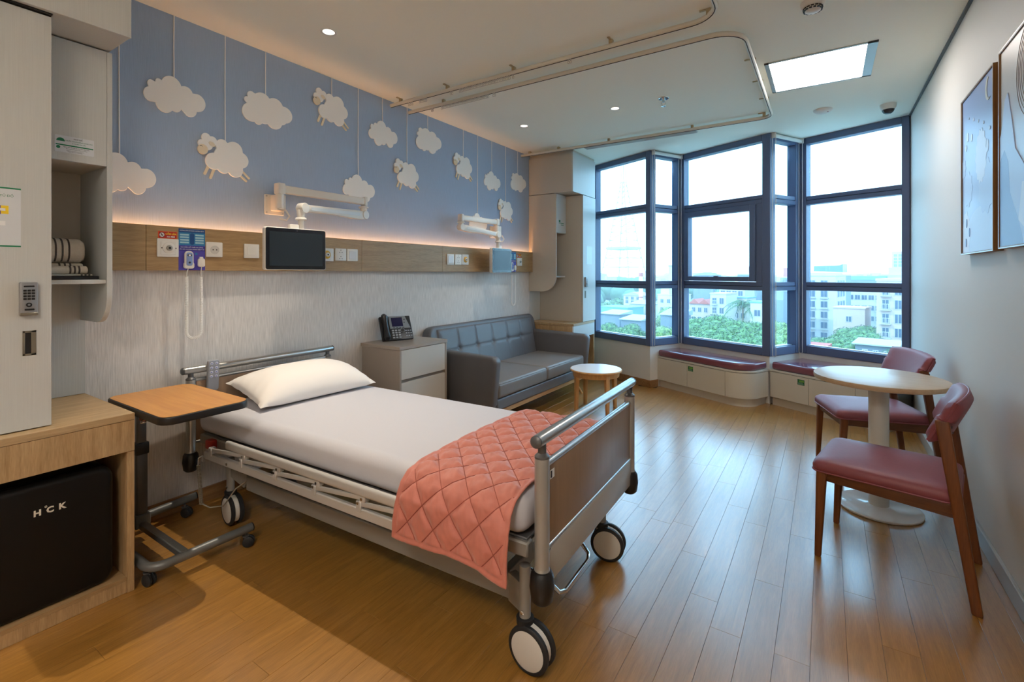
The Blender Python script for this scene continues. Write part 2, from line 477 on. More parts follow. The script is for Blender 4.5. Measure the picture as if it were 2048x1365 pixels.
# ------------------------------------------------------------------ ceiling fittings
def downlight(x, y, e, label, warm=(1, 0.87, 0.70), spot=True, blend=1.0, ang=80, aim=(0.0001, 0, -1)):
    t = thing('downlight', label, 'ceiling light', (x, y, H), group='recessed downlights')
    b = N(); lathe(b, [(0.034, -0.001), (0.046, -0.003), (0.048, 0.0), (0.034, 0.001)], 28, M=T(x, y, H)); obj('trim_ring', b, M_white, t)
    b = N(); lathe(b, [(0.0, -0.0012), (0.0335, -0.0012), (0.0335, 0.0)], 24, M=T(x, y, H)); obj('lens', b, glow('downlight_lens', '#fff1dc', 1.3), t)
    d = bpy.data.lights.new('lamp', 'SPOT'); d.energy = e; d.color = warm; d.spot_size = math.radians(ang); d.spot_blend = blend; d.shadow_soft_size = 0.02
    o = bpy.data.objects.new('lamp', d); link(o); o.parent = t; o.location = (0, 0, -0.012); o.rotation_euler = Vector(aim).to_track_quat('-Z', 'Y').to_euler()
    return t
downlight(0.566, 1.784, 52, 'lit round downlight in the ceiling above the bed', aim=(0.22, -0.16, -1))
downlight(0.580, 3.960, 16, 'lit round downlight in the ceiling in front of the sofa, near the bed wall')
downlight(1.500, 3.970, 16, 'lit round downlight in the ceiling next to the fire sprinkler')
# unseen fill downlight added behind the camera, in the entrance part
downlight(0.95, -0.75, 20, 'added round fill downlight in the entrance ceiling, unseen, before the wardrobe')

t = thing('ceiling_panel_light', 'bright square white LED light panel recessed in the ceiling', 'ceiling light', (2.99, 4.0, H))
x0, x1, y0, y1 = 2.676, 3.301, 3.68, 4.31
for nm, bx in (('frame_side', (x0, x0 + .028, y0, y1)), ('frame_side', (x1 - .055, x1, y0, y1)), ('frame_side', (x0, x1, y0, y0 + .02)), ('frame_side', (x0, x1, y1 - .02, y1))):
    b = N(); box(b, bx[0], bx[1], bx[2], bx[3], H - 0.006, H + 0.002, 0.001, 1); obj(nm, b, mat('panel_frame', '#a9b3b5', 0.25, metal=0.3), t)
b = N(); box(b, x0 + .026, x1 - .052, y0 + .018, y1 - .018, H - 0.004, H + 0.002); obj('diffuser', b, glow('panel_diffuser', '#fff6f0', 5.5), t)

# unseen panel added behind the camera to brighten the near part of the room
t = thing('ceiling_panel_light', 'added square white fill light panel in the entrance ceiling, unseen behind the viewpoint', 'ceiling light', (2.85, -0.95, H))
b = N(); box(b, 2.54, 3.16, -1.26, -0.64, H - 0.006, H + 0.002, 0.001, 1); obj('panel_frame', b, MATS['panel_frame'], t)
b = N(); box(b, 2.57, 3.13, -1.23, -0.67, H - 0.008, H - 0.004); obj('diffuser', b, glow('entrance_fill', '#fff2e4', 17.0), t)

t = thing('fire_sprinkler', 'small chrome fire sprinkler head hanging from the ceiling', 'sprinkler', (1.919, 3.96, H))
b = N(); lathe(b, [(0.012, -0.008), (0.04, -0.004), (0.043, 0)], 24, M=T(1.919, 3.96, H)); obj('rosette', b, M_chrome, t)
b = N(); cyl(b, (1.919, 3.96, H - .03), (1.919, 3.96, H), 0.011, 12)
for s in (-1, 1): tube(b, [(1.919 + s * .010, 3.96, H - .028), (1.919 + s * .016, 3.96, H - .042), (1.919 + s * .006, 3.96, H - .062)], 0.003, 6)
lathe(b, [(0.003, -0.07), (0.019, -0.066), (0.019, -0.063), (0.003, -0.062)], 16, M=T(1.919, 3.96, H)); obj('nozzle', b, M_chrome, t)

t = thing('smoke_detector', 'round slotted smoke detector at the top edge of the photo', 'smoke detector', (2.972, 2.985, H))
t['label'] = 'round white smoke detector with dark slots and a domed sensor, on the ceiling'
b = N(); lathe(b, [(0.045, -0.028), (0.055, -0.018), (0.058, 0)], 28, M=T(2.972, 2.985, H)); obj('base', b, M_white, t)
b = N(); lathe(b, [(0.0, -0.055), (0.022, -0.054), (0.036, -0.046), (0.042, -0.036), (0.042, -0.028)], 28, M=T(2.972, 2.985, H)); obj('sensor_dome', b, M_white, t)
b = N()
for i in range(14):
    a = 2 * PI * i / 14; box(b, 0.036, 0.0445, -0.006, 0.006, -0.045, -0.040, M=T(2.972, 2.985, H) @ RZ(a)); box(b, 0.040, 0.046, -0.007, 0.007, -0.036, -0.031, M=T(2.972, 2.985, H) @ RZ(a + .2))
o = obj('slot', b, M_black, t); o['kind'] = 'stuff'

t = thing('ceiling_speaker', 'flat domed white disc on the ceiling near the window, like a speaker', 'ceiling disc', (3.008, 5.0, H))
t['label'] = 'flat domed white disc fixed to the ceiling beside the security camera'
b = N(); lathe(b, [(0.0, -0.034), (0.03, -0.032), (0.055, -0.022), (0.072, -0.008), (0.074, 0)], 32, M=T(3.008, 5.0, H)); obj('dome', b, M_white, t)
b = N(); box(b, 0.03, 0.045, -0.008, 0.008, -0.029, -0.024, 0.001, 1, M=T(3.008, 5.0, H) @ RZ(-0.5)); obj('indicator', b, mat('red_print', '#8c3b3b', 0.5), t)

t = thing('security_camera', 'white dome security camera with dark lens in the ceiling corner over the window', 'camera', (3.47, 5.14, H))
cx, cy = 3.47, 5.14
b = N(); lathe(b, [(0.048, -0.040), (0.055, -0.030), (0.058, 0)], 28, M=T(cx, cy, H)); obj('housing', b, M_white, t)
b = N(); lathe(b, [(0.0, -0.082), (0.02, -0.079), (0.033, -0.070), (0.042, -0.055), (0.045, -0.040)], 28, M=T(cx, cy, H)); obj('lens_dome', b, mat('smoked_dome', '#26242b', 0.12), t)
b = N(); lathe(b, [(0.0445, -0.046), (0.047, -0.040), (0.044, -0.038)], 28, M=T(cx, cy, H)); obj('dome_ring', b, M_white, t)

t = thing('air_vent', 'long slim linear air grille in the ceiling in front of the windows', 'air vent', (1.34, 5.03, H))
b = N(); box(b, 0.73, 1.95, 4.975, 5.085, H - 0.006, H + 0.001, 0.002, 1); obj('frame', b, M_silver, t)
b = N(); box(b, 0.74, 1.94, 4.985, 5.075, H - 0.0075, H - 0.0065); obj('opening', b, mat('vent_dark', '#6a6f70', 0.7), t)
for k in range(5):
    b = N(); yy = 4.990 + k * 0.0185; box(b, 0.74, 1.94, yy, yy + 0.009, H - 0.014, H - 0.007, 0.001, 1); obj('slat', b, M_silver, t)

# curtain tracks: two loops of white rail on short brackets, with the runners left on them
M_rail = mat('cream_rail', '#d6d0c2', 0.35)
def arc(cx, cy, r, a0, a1, n=8): return [(cx + r * math.cos(math.radians(a0 + (a1 - a0) * i / n)), cy + r * math.sin(math.radians(a0 + (a1 - a0) * i / n))) for i in range(n + 1)]
def track(label, path, brackets, runners, loc):
    t = thing('curtain_track', label, 'curtain track', loc)
    z = H - 0.036
    b = N(); tube(b, [(x, y, z) for x, y in path], 0.015, 10); obj('rail', b, M_rail, t)
    b = N(); tube(b, [(x, y, z - 0.0150) for x, y in path], 0.0026, 6); obj('runner_slot', b, M_dark, t)
    for x, y, dx, dy in brackets:
        b = N(); box(b, x - .012, x + .012, y - .012, y + .012, H - 0.036, H, 0.002, 1); box(b, min(x, x + dx) - .008, max(x, x + dx) + .008, min(y, y + dy) - .008, max(y, y + dy) + .008, H - .006, H, 0.001, 1)
        obj('bracket', b, mat('bracket_brass', '#b5a684', 0.35, metal=0.3), t)
    proto = None
    for x, y in runners:
        if proto is None:
            b = N(); box(b, -.003, .003, -.004, .004, -0.010, 0, 0, 1)
            tube(b, [(0.007 * math.cos(a), 0, -0.018 + 0.0085 * math.sin(a)) for a in [2 * PI * i / 8 for i in range(8)]], 0.0021, 5, closed=True)
            me = bpy.data.meshes.new('runner'); b.to_mesh(me); b.free(); me.materials.append(mat('runner_grey', '#c4c2bc', 0.4)); proto = me
        o = bpy.data.objects.new('runner', proto); link(o); o.parent = t; o.location = (x - loc[0], y - loc[1], z - 0.015 - loc[2])
    return t
pA = [(0.0, 2.79), (2.40, 2.79)] + arc(2.40, 2.64, 0.15, 90, 0)[1:] + [(2.55, 1.2), (2.55, 0.75)] + arc(2.40, 0.75, 0.15, 0, -90)[1:] + [(0.7, 0.60)]
bA = [(0.12, 2.79, 0, -.04), (0.62, 2.79, 0, -.04), (1.22, 2.79, 0, -.04), (1.93, 2.79, 0, -.04), (2.5, 2.75, -.04, -.0), (2.55, 1.9, -.04, 0)]
rA = [(0.21 + i * .02, 2.79) for i in range(3)] + [(0.33 + i * .014, 2.79) for i in range(6)] + [(0.65, 2.79), (0.665, 2.79)] + [(0.74 + i * .0135, 2.79) for i in range(34)] + [(1.215, 2.79), (1.64, 2.79), (1.655, 2.79)]
track('cream curtain rail around the bed, holding the longer row of white runners', pA, bA, rA, (1.2, 2.79, H - .05))
pB = [(0.0, 2.995), (2.46, 2.995)] + arc(2.46, 3.165, 0.17, -90, 0)[1:] + [(2.63, 4.73)] + arc(2.53, 4.73, 0.10, 0, 90)[1:] + [(0.0, 4.83)]
bB = [(0.4, 2.995, 0, .0), (2.63, 3.55, -.05, 0), (2.63, 3.98, -.05, 0), (2.63, 4.4, -.05, 0), (2.57, 4.80, -.04, 0), (1.95, 4.83, 0, .03), (1.10, 4.83, 0, .03), (0.5, 4.83, 0, .03), (0.12, 4.83, 0, .03)]
rB = [(0.27, 2.995), (0.28, 2.995)] + [(0.38 + i * .0135, 2.995) for i in range(36)] + [(0.90, 2.995), (0.915, 2.995)]
track('cream curtain rail looping around the sofa area in front of the window', pB, bB, rB, (1.2, 3.9, H - .05))

# ================================================================== BED WALL
t = thing('bedhead_panel', 'long oak bedhead panel along the wall with warm light glowing above it', 'wall panel', (0.03, 2.9, 1.345))
b = N(); box(b, 0.003, 0.044, 0.824, 4.998, 1.347, 1.527); obj('backing', b, M_oak_h, t)
for y0, y1 in ((0.824, 1.050), (1.052, 2.443), (2.445, 3.365), (3.367, 4.998)):
    b = N(); box(b, 0.044, 0.060, y0, y1, 1.345, 1.585, 0.0012, 1); obj('panel_board', b, M_oak_h, t)
b = N(); box(b, 0.028, 0.040, 0.84, 4.985, 1.5275, 1.5305); obj('led_strip', b, glow('warm_led', '#ffb878', 17.0), t)

# white cut-out clouds and sheep on strings
M_cloud = mat('white_card', '#f0efec', 0.75)
M_tan = mat('tan_card', '#e6d9bf', 0.75)
M_string = mat('white_string', '#f0f0f0', 0.8)
CA = [(-0.11, -0.128, 0.034, 0.04), (-0.108, -0.071, 0.0195, 0.0225), (-0.075, -0.051, 0.0165, 0.019), (-0.014, -0.057, 0.05, 0.0565), (0.056, -0.076, 0.038, 0.042), (0.113, -0.11, 0.0465, 0.0515), (0.077, -0.16, 0.0365, 0.0405), (0.008, -0.162, 0.027, 0.0305), (-0.045, -0.158, 0.044, 0.0515), (0.0, -0.109, 0.049, 0.056)]
CB = [(-0.094, -0.041, 0.0265, 0.0265), (-0.12, -0.074, 0.0195, 0.0195), (-0.025, -0.061, 0.0585, 0.0575), (0.06, -0.068, 0.0565, 0.054), (0.124, -0.105, 0.058, 0.055), (0.057, -0.165, 0.053, 0.051), (0.111, -0.151, 0.0255, 0.024), (-0.049, -0.189, 0.0255, 0.025), (-0.095, -0.148, 0.0575, 0.058), (-0.013, -0.137, 0.063, 0.062), (-0.013, -0.178, 0.021, 0.021)]
SB = [(-0.021, -0.038, 0.0365, 0.038), (0.048, -0.054, 0.0515, 0.0535), (0.086, -0.105, 0.049, 0.0495), (0.056, -0.167, 0.046, 0.0475), (-0.011, -0.162, 0.039, 0.041), (-0.067, -0.14, 0.0465, 0.0495), (0.0, -0.108, 0.0685, 0.072)]
SH = [(-0.111, -0.013, 0.0255, 0.028), (-0.077, -0.026, 0.027, 0.029), (-0.136, -0.048, 0.0195, 0.0215), (-0.107, -0.049, 0.0335, 0.036), (-0.125, -0.07, 0.02, 0.022)]
def blob(circles, n=120):
    """Outline of a union of ellipses as seen from its middle."""
    cx = sum(c[0] for c in circles) / len(circles); cy = sum(c[1] for c in circles) / len(circles); out = []
    for i in range(n):
        a = 2 * PI * i / n; dx, dy = math.cos(a), math.sin(a); best = 0
        for (u, v, ru, rv) in circles:
            ox, oy = (cx - u) / ru, (cy - v) / rv; ex, ey = dx / ru, dy / rv
            A = ex * ex + ey * ey; B = ox * ex + oy * ey; C = ox * ox + oy * oy - 1; D = B * B - A * C
            if D >= 0: best = max(best, (-B + math.sqrt(D)) / A)
        out.append((cx + dx * best, cy + dy * best))
    return out
def ell(u, v, ru, rv, n=20, a=0.0): return [(u + ru * math.cos(2 * PI * i / n) * math.cos(a) - rv * math.sin(2 * PI * i / n) * math.sin(a), v + ru * math.cos(2 * PI * i / n) * math.sin(a) + rv * math.sin(2 * PI * i / n) * math.cos(a)) for i in range(n)]
XW = 0.003
def string(t, y, z):
    b = N(); tube(b, [(XW + 0.003, y, z - 0.01), (XW + 0.003, y - 0.0015, (z + H) / 2), (XW + 0.003, y, H)], 0.0032, 6); obj('string', b, M_string, t)
def cloud(y, z, shape, label):
    t = thing('hanging_cloud', label, 'wall cloud', (XW, y, z - 0.11), group='cloud and sheep cut-outs on the blue wall')
    b = N(); prism(b, blob(shape), 0, 0.009, 0.0015, 1, M=WL(XW, y, z)); obj('cutout', b, M_cloud, t); string(t, y, z)
def sheep(y, z, label):
    t = thing('hanging_sheep', label, 'wall sheep', (XW, y, z - 0.11), group='cloud and sheep cut-outs on the blue wall')
    M = WL(XW, y, z)
    b = N(); prism(b, blob(SB), 0, 0.012, 0.0015, 1, M=M); obj('body', b, M_cloud, t)
    b = N(); prism(b, blob(SH), 0.004, 0.0145, 0.0015, 1, M=M); h = obj('head', b, M_cloud, t)
    b = N(); prism(b, ell(-0.129, -0.083, 0.0275, 0.0295, 24), 0.006, 0.0160, 0.001, 1, M=M); f = obj('face', b, M_tan, h)
    b = N(); prism(b, ell(-0.08, -0.043, 0.019, 0.0125, 16, -0.5), 0.012, 0.0160, 0.0008, 1, M=M); obj('ear', b, mat('ear_card', '#e2d8c4', 0.75), h)
    b = N(); tube(b, [(-0.139 + 0.006 * math.cos(PI - i * PI / 6), -0.069 + 0.006 * math.sin(PI - i * PI / 6), 0.0163) for i in range(7)], 0.0012, 4, M=M); obj('eye', b, M_black, h)
    for (u0, v0, u1, v1, r) in ((-0.097, -0.178, -0.117, -0.227, .0075), (-0.064, -0.185, -0.086, -0.246, .0075), (0.082, -0.193, 0.128, -0.231, .006), (0.098, -0.170, 0.145, -0.211, .006)):
        du, dv = u1 - u0, v1 - v0; l = math.hypot(du, dv); a = math.atan2(dv, du)
        b = N(); prism(b, rrect(-0.012, l, -r, r, r * .95), 0.001, 0.008, 0.001, 1, M=M @ T(u0, v0, 0) @ RZ(a)); obj('leg', b, M_tan, t)
    string(t, y, z)
cloud(1.201, 2.418, CA, 'large white cloud cut-out near the wardrobe top, highest one at that end of the wall')
cloud(1.721, 2.490, CB, 'white cloud cut-out hanging between two sheep, over the reading arm near the wardrobe')
cloud(0.955, 1.945, CA, 'white cloud cut-out partly hidden behind the open shelf of towels')
cloud(2.696, 2.570, CA, 'small-looking white cloud cut-out hanging just before the first curtain rail')
cloud(3.226, 2.643, CB, 'white cloud cut-out on a short string past the second curtain rail')
cloud(2.453, 2.091, CA, 'white cloud cut-out whose lower edge is behind the monitor arm above the bed')
cloud(4.223, 2.431, CA, 'white cloud cut-out hanging over the sofa, between a sheep and the corner cloud')
cloud(4.744, 2.503, CB, 'white cloud cut-out closest to the corner cabinet by the window')
cloud(3.972, 1.953, CA, 'white cloud cut-out mostly covered by the monitor arm above the sofa')
sheep(1.472, 2.131, 'biggest-looking white sheep cut-out, hanging low near the wardrobe')
sheep(2.216, 2.635, 'white sheep cut-out hanging high beside the ceiling, before the curtain rails')
sheep(2.969, 2.284, 'white sheep cut-out below the ends of the curtain rails')
sheep(3.735, 2.494, 'white sheep cut-out high above the sofa, after the cloud on a short string')
sheep(4.492, 2.142, 'lowest white sheep cut-out, hanging beside the monitor arm over the sofa')

# ------------------------------------------------------------------ sockets and switches
XP = 0.060
def plate(y0, y1, z0, z1, label, nm='wall_socket', cat='socket', grp=None):
    t = thing(nm, label, cat, (XP, (y0 + y1) / 2, z0), group=grp)
    b = N(); prism(b, rrect(y0, y1, z0, z1, 0.004, 3), 0, 0.009, 0.0018, 2, M=WL(XP)); obj('plate', b, M_white, t)
    return t
def disc(u, v, r, w0, w1, seg=20): b = N(); lathe(b, [(r, w0), (r, w1)], seg, M=WL(XP, u, v)); return b
def gas(t, yc, zc, col=None):
    b = N(); prism(b, rrect(yc - .036, yc + .036, zc - .036, zc + .036, .003, 2), 0.009, 0.0115, 0.001, 1, M=WL(XP)); obj('inner_plate', b, M_white, t)
    b = N(); lathe(b, [(0.029, 0.0115), (0.029, 0.015), (0.024, 0.017)], 28, M=WL(XP, yc, zc)); obj('collar', b, M_white if col is None else col, t)
    b = N(); lathe(b, [(0.0145, 0.017), (0.0145, 0.024), (0.010, 0.026)], 20, M=WL(XP, yc, zc)); obj('nozzle_ring', b, mat('nozzle_grey', '#9a9890', 0.35, metal=0.4) if col is None else M_white, t)
    obj('nozzle_hole', disc(yc, zc, 0.0062, 0.0262, 0.0268), M_black, t)
def threepin(t, yc, zc):
    for dz in (0.022, -0.024):
        for du, dv in ((0, .011), (-.010, -.005), (.010, -.005)):
            obj('pin_hole', disc(yc + du, zc + dz + dv, 0.0034, 0.0090, 0.0096, 10), M_black, t)
def rocker(t, y0, y1, z0, z1):
    b = N(); box(b, y0, y1, z0, z1, 0.008, 0.0125, 0.002, 1, M=WL(XP)); obj('rocker', b, mat('switch_white', '#cfd0d2', 0.3), t)

t = plate(1.098, 1.199, 1.418, 1.516, 'white medical gas outlet with round nozzle, below the red no-fire sticker beside the bed', 'gas_outlet', 'gas outlet')
gas(t, 1.150, 1.466)
for u in (1.118, 1.184): obj('screw', disc(u, 1.466, 0.003, 0.0115, 0.0122, 10), M_black, t)
t = plate(1.338, 1.427, 1.424, 1.510, 'white round-pin power socket just past the purple nurse call poster')
b = N(); lathe(b, [(0.024, 0.0091), (0.024, 0.0102), (0.0215, 0.0102), (0.0195, 0.0040)], 26, M=WL(XP, 1.384, 1.466)); obj('well', b, mat('socket_well', '#c3c2bd', 0.4), t)
for du, dv in ((-.0095, 0), (.0095, 0)): obj('pin_hole', disc(1.384 + du, 1.466 + dv, 0.0032, 0.0092, 0.0106, 10), M_black, t)
t = plate(1.552, 1.644, 1.424, 1.510, 'blank white cover plate between the socket and the monitor over the bed', 'cover_plate', 'cover plate')
b = N(); box(b, 1.572, 1.624, 1.442, 1.492, 0.009, 0.0100, 0.001, 1, M=WL(XP)); obj('cover', b, M_white, t)
M_yel = mat('yellow_collar', '#c99a1e', 0.35)
t = plate(2.075, 2.186, 1.416, 1.508, 'white suction outlet with yellow collar peeping out behind the monitor over the bed', 'gas_outlet', 'gas outlet'); gas(t, 2.128, 1.462, M_yel)
t = plate(2.199, 2.294, 1.422, 1.511, 'white double three-pin power socket beside the yellow-collared outlet over the bed'); threepin(t, 2.247, 1.466)
t = plate(2.303, 2.398, 1.421, 1.511, 'white rocker light switch near the panel joint above the bedside cabinet', 'light_switch', 'switch'); rocker(t, 2.318, 2.384, 1.434, 1.494)
t = plate(3.421, 3.522, 1.411, 1.512, 'white rocker light switch above the sofa, first of three plates', 'light_switch', 'switch'); rocker(t, 3.436, 3.508, 1.426, 1.496)
t = plate(3.537, 3.634, 1.413, 1.512, 'white double three-pin power socket above the sofa, between a switch and a yellow outlet'); threepin(t, 3.585, 1.464)
t = plate(3.642, 3.743, 1.414, 1.515, 'white suction outlet with yellow collar on the panel above the sofa', 'gas_outlet', 'gas outlet'); gas(t, 3.692, 1.464, M_yel)
t = plate(4.640, 4.742, 1.417, 1.508, 'white medical gas outlet near the window-side end of the panel', 'gas_outlet', 'gas outlet'); gas(t, 4.690, 1.463)

# ------------------------------------------------------------------ stickers and posters
M_red = mat('sign_red', '#b0241c', 0.5); M_yelt = mat('sign_yellow', '#f2cf2b', 0.5); M_wht = mat('print_white', '#e8e8e8', 0.5)
M_ink = mat('print_black', '#22242a', 0.6); M_green = mat('print_green', '#0f7a50', 0.5); M_paper = mat('paper_white', '#d3d6d9', 0.55)
def fire_sign(y0, y1, z0, z1, label):
    t = thing('no_fire_sticker', label, 'sticker', (XP, (y0 + y1) / 2, z0), group='red no-fire stickers')
    M = WL(XP, y0, z0); w_, h_ = y1 - y0, z1 - z0
    b = N(); box(b, 0, w_, 0, h_, 0, 0.0010, M=M); obj('sheet', b, mat('sign_orange', '#d9612a', 0.5), t)
    b = N(); box(b, .003, w_ - .003, .003, h_ - .003, 0.001, 0.0014, M=M); obj('field', b, M_red, t)
    b = N(); lathe(b, [(h_ * .33, 0.0014), (h_ * .33, 0.0018)], 24, M=WL(XP, y0 + w_ * .2, z0 + h_ * .5)); obj('pictogram_disc', b, M_wht, t)
    b = N(); Mp = WL(XP, y0 + w_ * .2, z0 + h_ * .5)
    tube(b, [(h_ * .31 * math.cos(a), h_ * .31 * math.sin(a), 0.0021) for a in [2 * PI * i / 20 for i in range(20)]], 0.0008, 4, closed=True, M=Mp)
    tube(b, [(-h_ * .2, h_ * .2, 0.0021), (h_ * .2, -h_ * .2, 0.0021)], 0.0010, 4, M=Mp); tube(b, [(-h_ * .16, -h_ * .1, .0021), (0, 0, .0021), (-h_ * .05, h_ * .2, .0021)], 0.0016, 4, M=Mp); tube(b, [(0, -h_ * .15, .0021), (h_ * .12, 0.02 * h_, .0021), (h_ * .1, h_ * .12, .0021)], 0.0014, 4, M=Mp)
    obj('pictogram', b, M_ink, t)
    text('lettering', 'CẤM LỬA', h_ * .36, M @ T(w_ * .67, h_ * .63, 0.0016), M_yelt, t, bold=0.0004, maxw=w_ * .58)
    text('lettering', 'NO FIRE', h_ * .26, M @ T(w_ * .67, h_ * .24, 0.0016), M_wht, t, bold=0.0003)
fire_sign(1.104, 1.194, 1.517, 1.556, 'red and yellow no-fire sticker above the gas outlet beside the bed')
fire_sign(4.636, 4.735, 1.512, 1.554, 'red and yellow no-fire sticker at the window-side end of the panel')

M_pblue = mat('poster_blue', '#2a7cae', 0.45); M_pdark = mat('poster_dark_blue', '#174a86', 0.45); M_ppur = mat('poster_purple', '#4f46a8', 0.45); M_pnavy = mat('poster_navy', '#33298a', 0.45); M_plight = mat('poster_pale', '#9fc9d6', 0.45)
def call_poster(y0, y1, z0, z1, label):
    t = thing('nurse_call_poster', label, 'poster', (XP, (y0 + y1) / 2, z0), group='nurse call posters')
    M = WL(XP, y0, z0); w_, h_ = y1 - y0, z1 - z0
    def r(nm, u0, u1, v0, v1, d0, d1, m): b = N(); box(b, u0 * w_, u1 * w_, v0 * h_, v1 * h_, d0, d1, M=M); return obj(nm, b, m, t)
    r('sheet', 0, 1, 0, 1, 0, 0.0010, M_ppur); r('upper_field', 0, 1, .60, 1, .0010, .0013, M_pblue); r('title_band', 0, 1, .91, 1, .0013, .0016, M_pdark); r('middle_band', 0, 1, .47, .585, .0010, .0013, M_pnavy)
    b = N(); prism(b, rrect(.42 * w_, .58 * w_, .62 * h_, .90 * h_, .07 * w_, 4), .0013, .0018, M=M); obj('remote_picture', b, M_pdark, t)
    for i in range(4):
        r('text_box', .05, .38, .835 - i * .062, .875 - i * .062, .0013, .0016, M_plight); r('text_box', .62, .95, .835 - i * .062, .875 - i * .062, .0013, .0016, M_plight)
    text('lettering', 'HƯỚNG DẪN SỬ DỤNG GIƯỜNG BỆNH', w_ * .066, M @ T(w_ * .5, h_ * .955, .0018), M_wht, t, .0003, maxw=w_ * .92)
    text('lettering', 'KHI CẦN HỖ TRỢ VUI LÒNG', w_ * .068, M @ T(w_ * .5, h_ * .555, .0015), M_wht, t, .0003, maxw=w_ * .84)
    text('lettering', 'ẤN GỌI CHUÔNG NHÂN VIÊN Y TẾ', w_ * .064, M @ T(w_ * .5, h_ * .505, .0015), M_wht, t, .0003, maxw=w_ * .92)
    b = N(); lathe(b, [(w_ * .05, .0010), (w_ * .05, .0014)], 16, M=WL(XP, y0 + w_ * .66, z0 + h_ * .40)); obj('drop_emblem', b, M_pblue, t)
    return t
call_poster(1.201, 1.335, 1.347, 1.577, 'blue and purple nurse call poster behind the corded handset beside the bed')
call_poster(4.500, 4.622, 1.347, 1.577, 'blue and purple nurse call poster half behind the monitor over the sofa')

M_hs = mat('handset_blue', '#7e97c9', 0.3)
def nurse_call(y, z, drop, label):
    """Corded call handset in a holder, coiled cable hanging in a loop to its wall plug."""
    t = thing('nurse_call_handset', label, 'handset', (XP, y, z), group='corded nurse call handsets')
    M = WL(XP + 0.0012)
    b = N(); prism(b, rrect(y - .0225, y + .0225, z, z + .092, .020, 5), 0.002, 0.016, 0.004, 2, M=M); obj('handset', b, M_white, t)
    b = N(); prism(b, rrect(y - .0155, y + .0155, z + .010, z + .083, .010, 4), 0.015, 0.0195, 0.002, 2, M=M); f = obj('face', b, M_hs, t)
    b = N(); prism(b, rrect(y - .011, y + .011, z + .062, z + .074, .005, 3), 0.0192, 0.0205, M=M); obj('button', b, M_ink, f)
    b = N(); prism(b, rrect(y - .0055, y + .0055, z + .0635, z + .0725, .002, 2), 0.0202, 0.0212, M=M); obj('button_mark', b, M_wht, f)
    b = N(); lathe(b, [(.0055, .0192), (.0055, .0208)], 14, M=WL(XP + .0012, y, z + .028)); obj('button', b, M_ink, f)
    b = N(); prism(b, rrect(y - .025, y + .025, z - .006, z + .03, .012, 4), 0.0, 0.0175, 0.002, 1, M=M); obj('holder', b, M_white, t)
    yp = y + .064
    b = N(); prism(b, rrect(yp - .018, yp + .018, z + .004, z + .052, .010, 4), 0.0, 0.014, 0.003, 2, M=M); box(b, yp - .009, yp + .009, z + .05, z + .061, 0, .012, .002, 1, M=M); obj('plug', b, M_white, t)
    x = XP + 0.012
    # straight leads, then a coil that hangs down, turns and comes up again
    ctr = [(y - .004, z - .006), (y - .010, z - .03), (y - .012, z - .052)]
    b = N(); tube(b, [(x, u, v) for u, v in ctr], 0.0022, 6)
    tube(b, [(x, yp, z + .006), (x, yp - .004, z - .03), (x, yp - .002, z - .052)], 0.0022, 6); obj('lead', b, M_white, t)
    path = []; y0_, y1_, zt, zb = y - .012, yp - .002, z - .052, z - drop
    r_ = (y1_ - y0_) / 2; n1 = 40
    for i in range(n1): path.append((y0_, zt + (zb + r_ - zt) * i / n1))
    for i in range(17): a = PI + PI * i / 16; path.append((y0_ + r_ + r_ * math.cos(a), zb + r_ + r_ * math.sin(a)))
    for i in range(1, n1 + 1): path.append((y1_, zb + r_ + (zt - zb - r_) * i / n1))
    seglen = [0]
    for a, c in zip(path, path[1:]): seglen.append(seglen[-1] + math.dist(a, c))
    tot = seglen[-1]; turns = int(tot / 0.0062); pts = []; k = 0
    for i in range(turns * 6 + 1):
        s = tot * i / (turns * 6)
        while k < len(path) - 2 and seglen[k + 1] < s: k += 1
        f_ = (s - seglen[k]) / max(1e-9, seglen[k + 1] - seglen[k])
        u = path[k][0] + (path[k + 1][0] - path[k][0]) * f_; v = path[k][1] + (path[k + 1][1] - path[k][1]) * f_
        du, dv = path[k + 1][0] - path[k][0], path[k + 1][1] - path[k][1]; l = math.hypot(du, dv); nu, nv = -dv / l, du / l
        a = 2 * PI * i / 6; pts.append((x + 0.0065 * math.sin(a), u + nu * .0065 * math.cos(a), v + nv * .0065 * math.cos(a)))
    b = N(); tube(b, pts, 0.0023, 5); obj('coiled_cord', b, mat('cord_white', '#f0efec', 0.4), t)
nurse_call(1.248, 1.362, 0.395, 'white nurse call handset with blue face and coiled cord, beside the bed')
nurse_call(4.528, 1.362, 0.395, 'white nurse call handset with coiled cord hanging beside the monitor over the sofa')

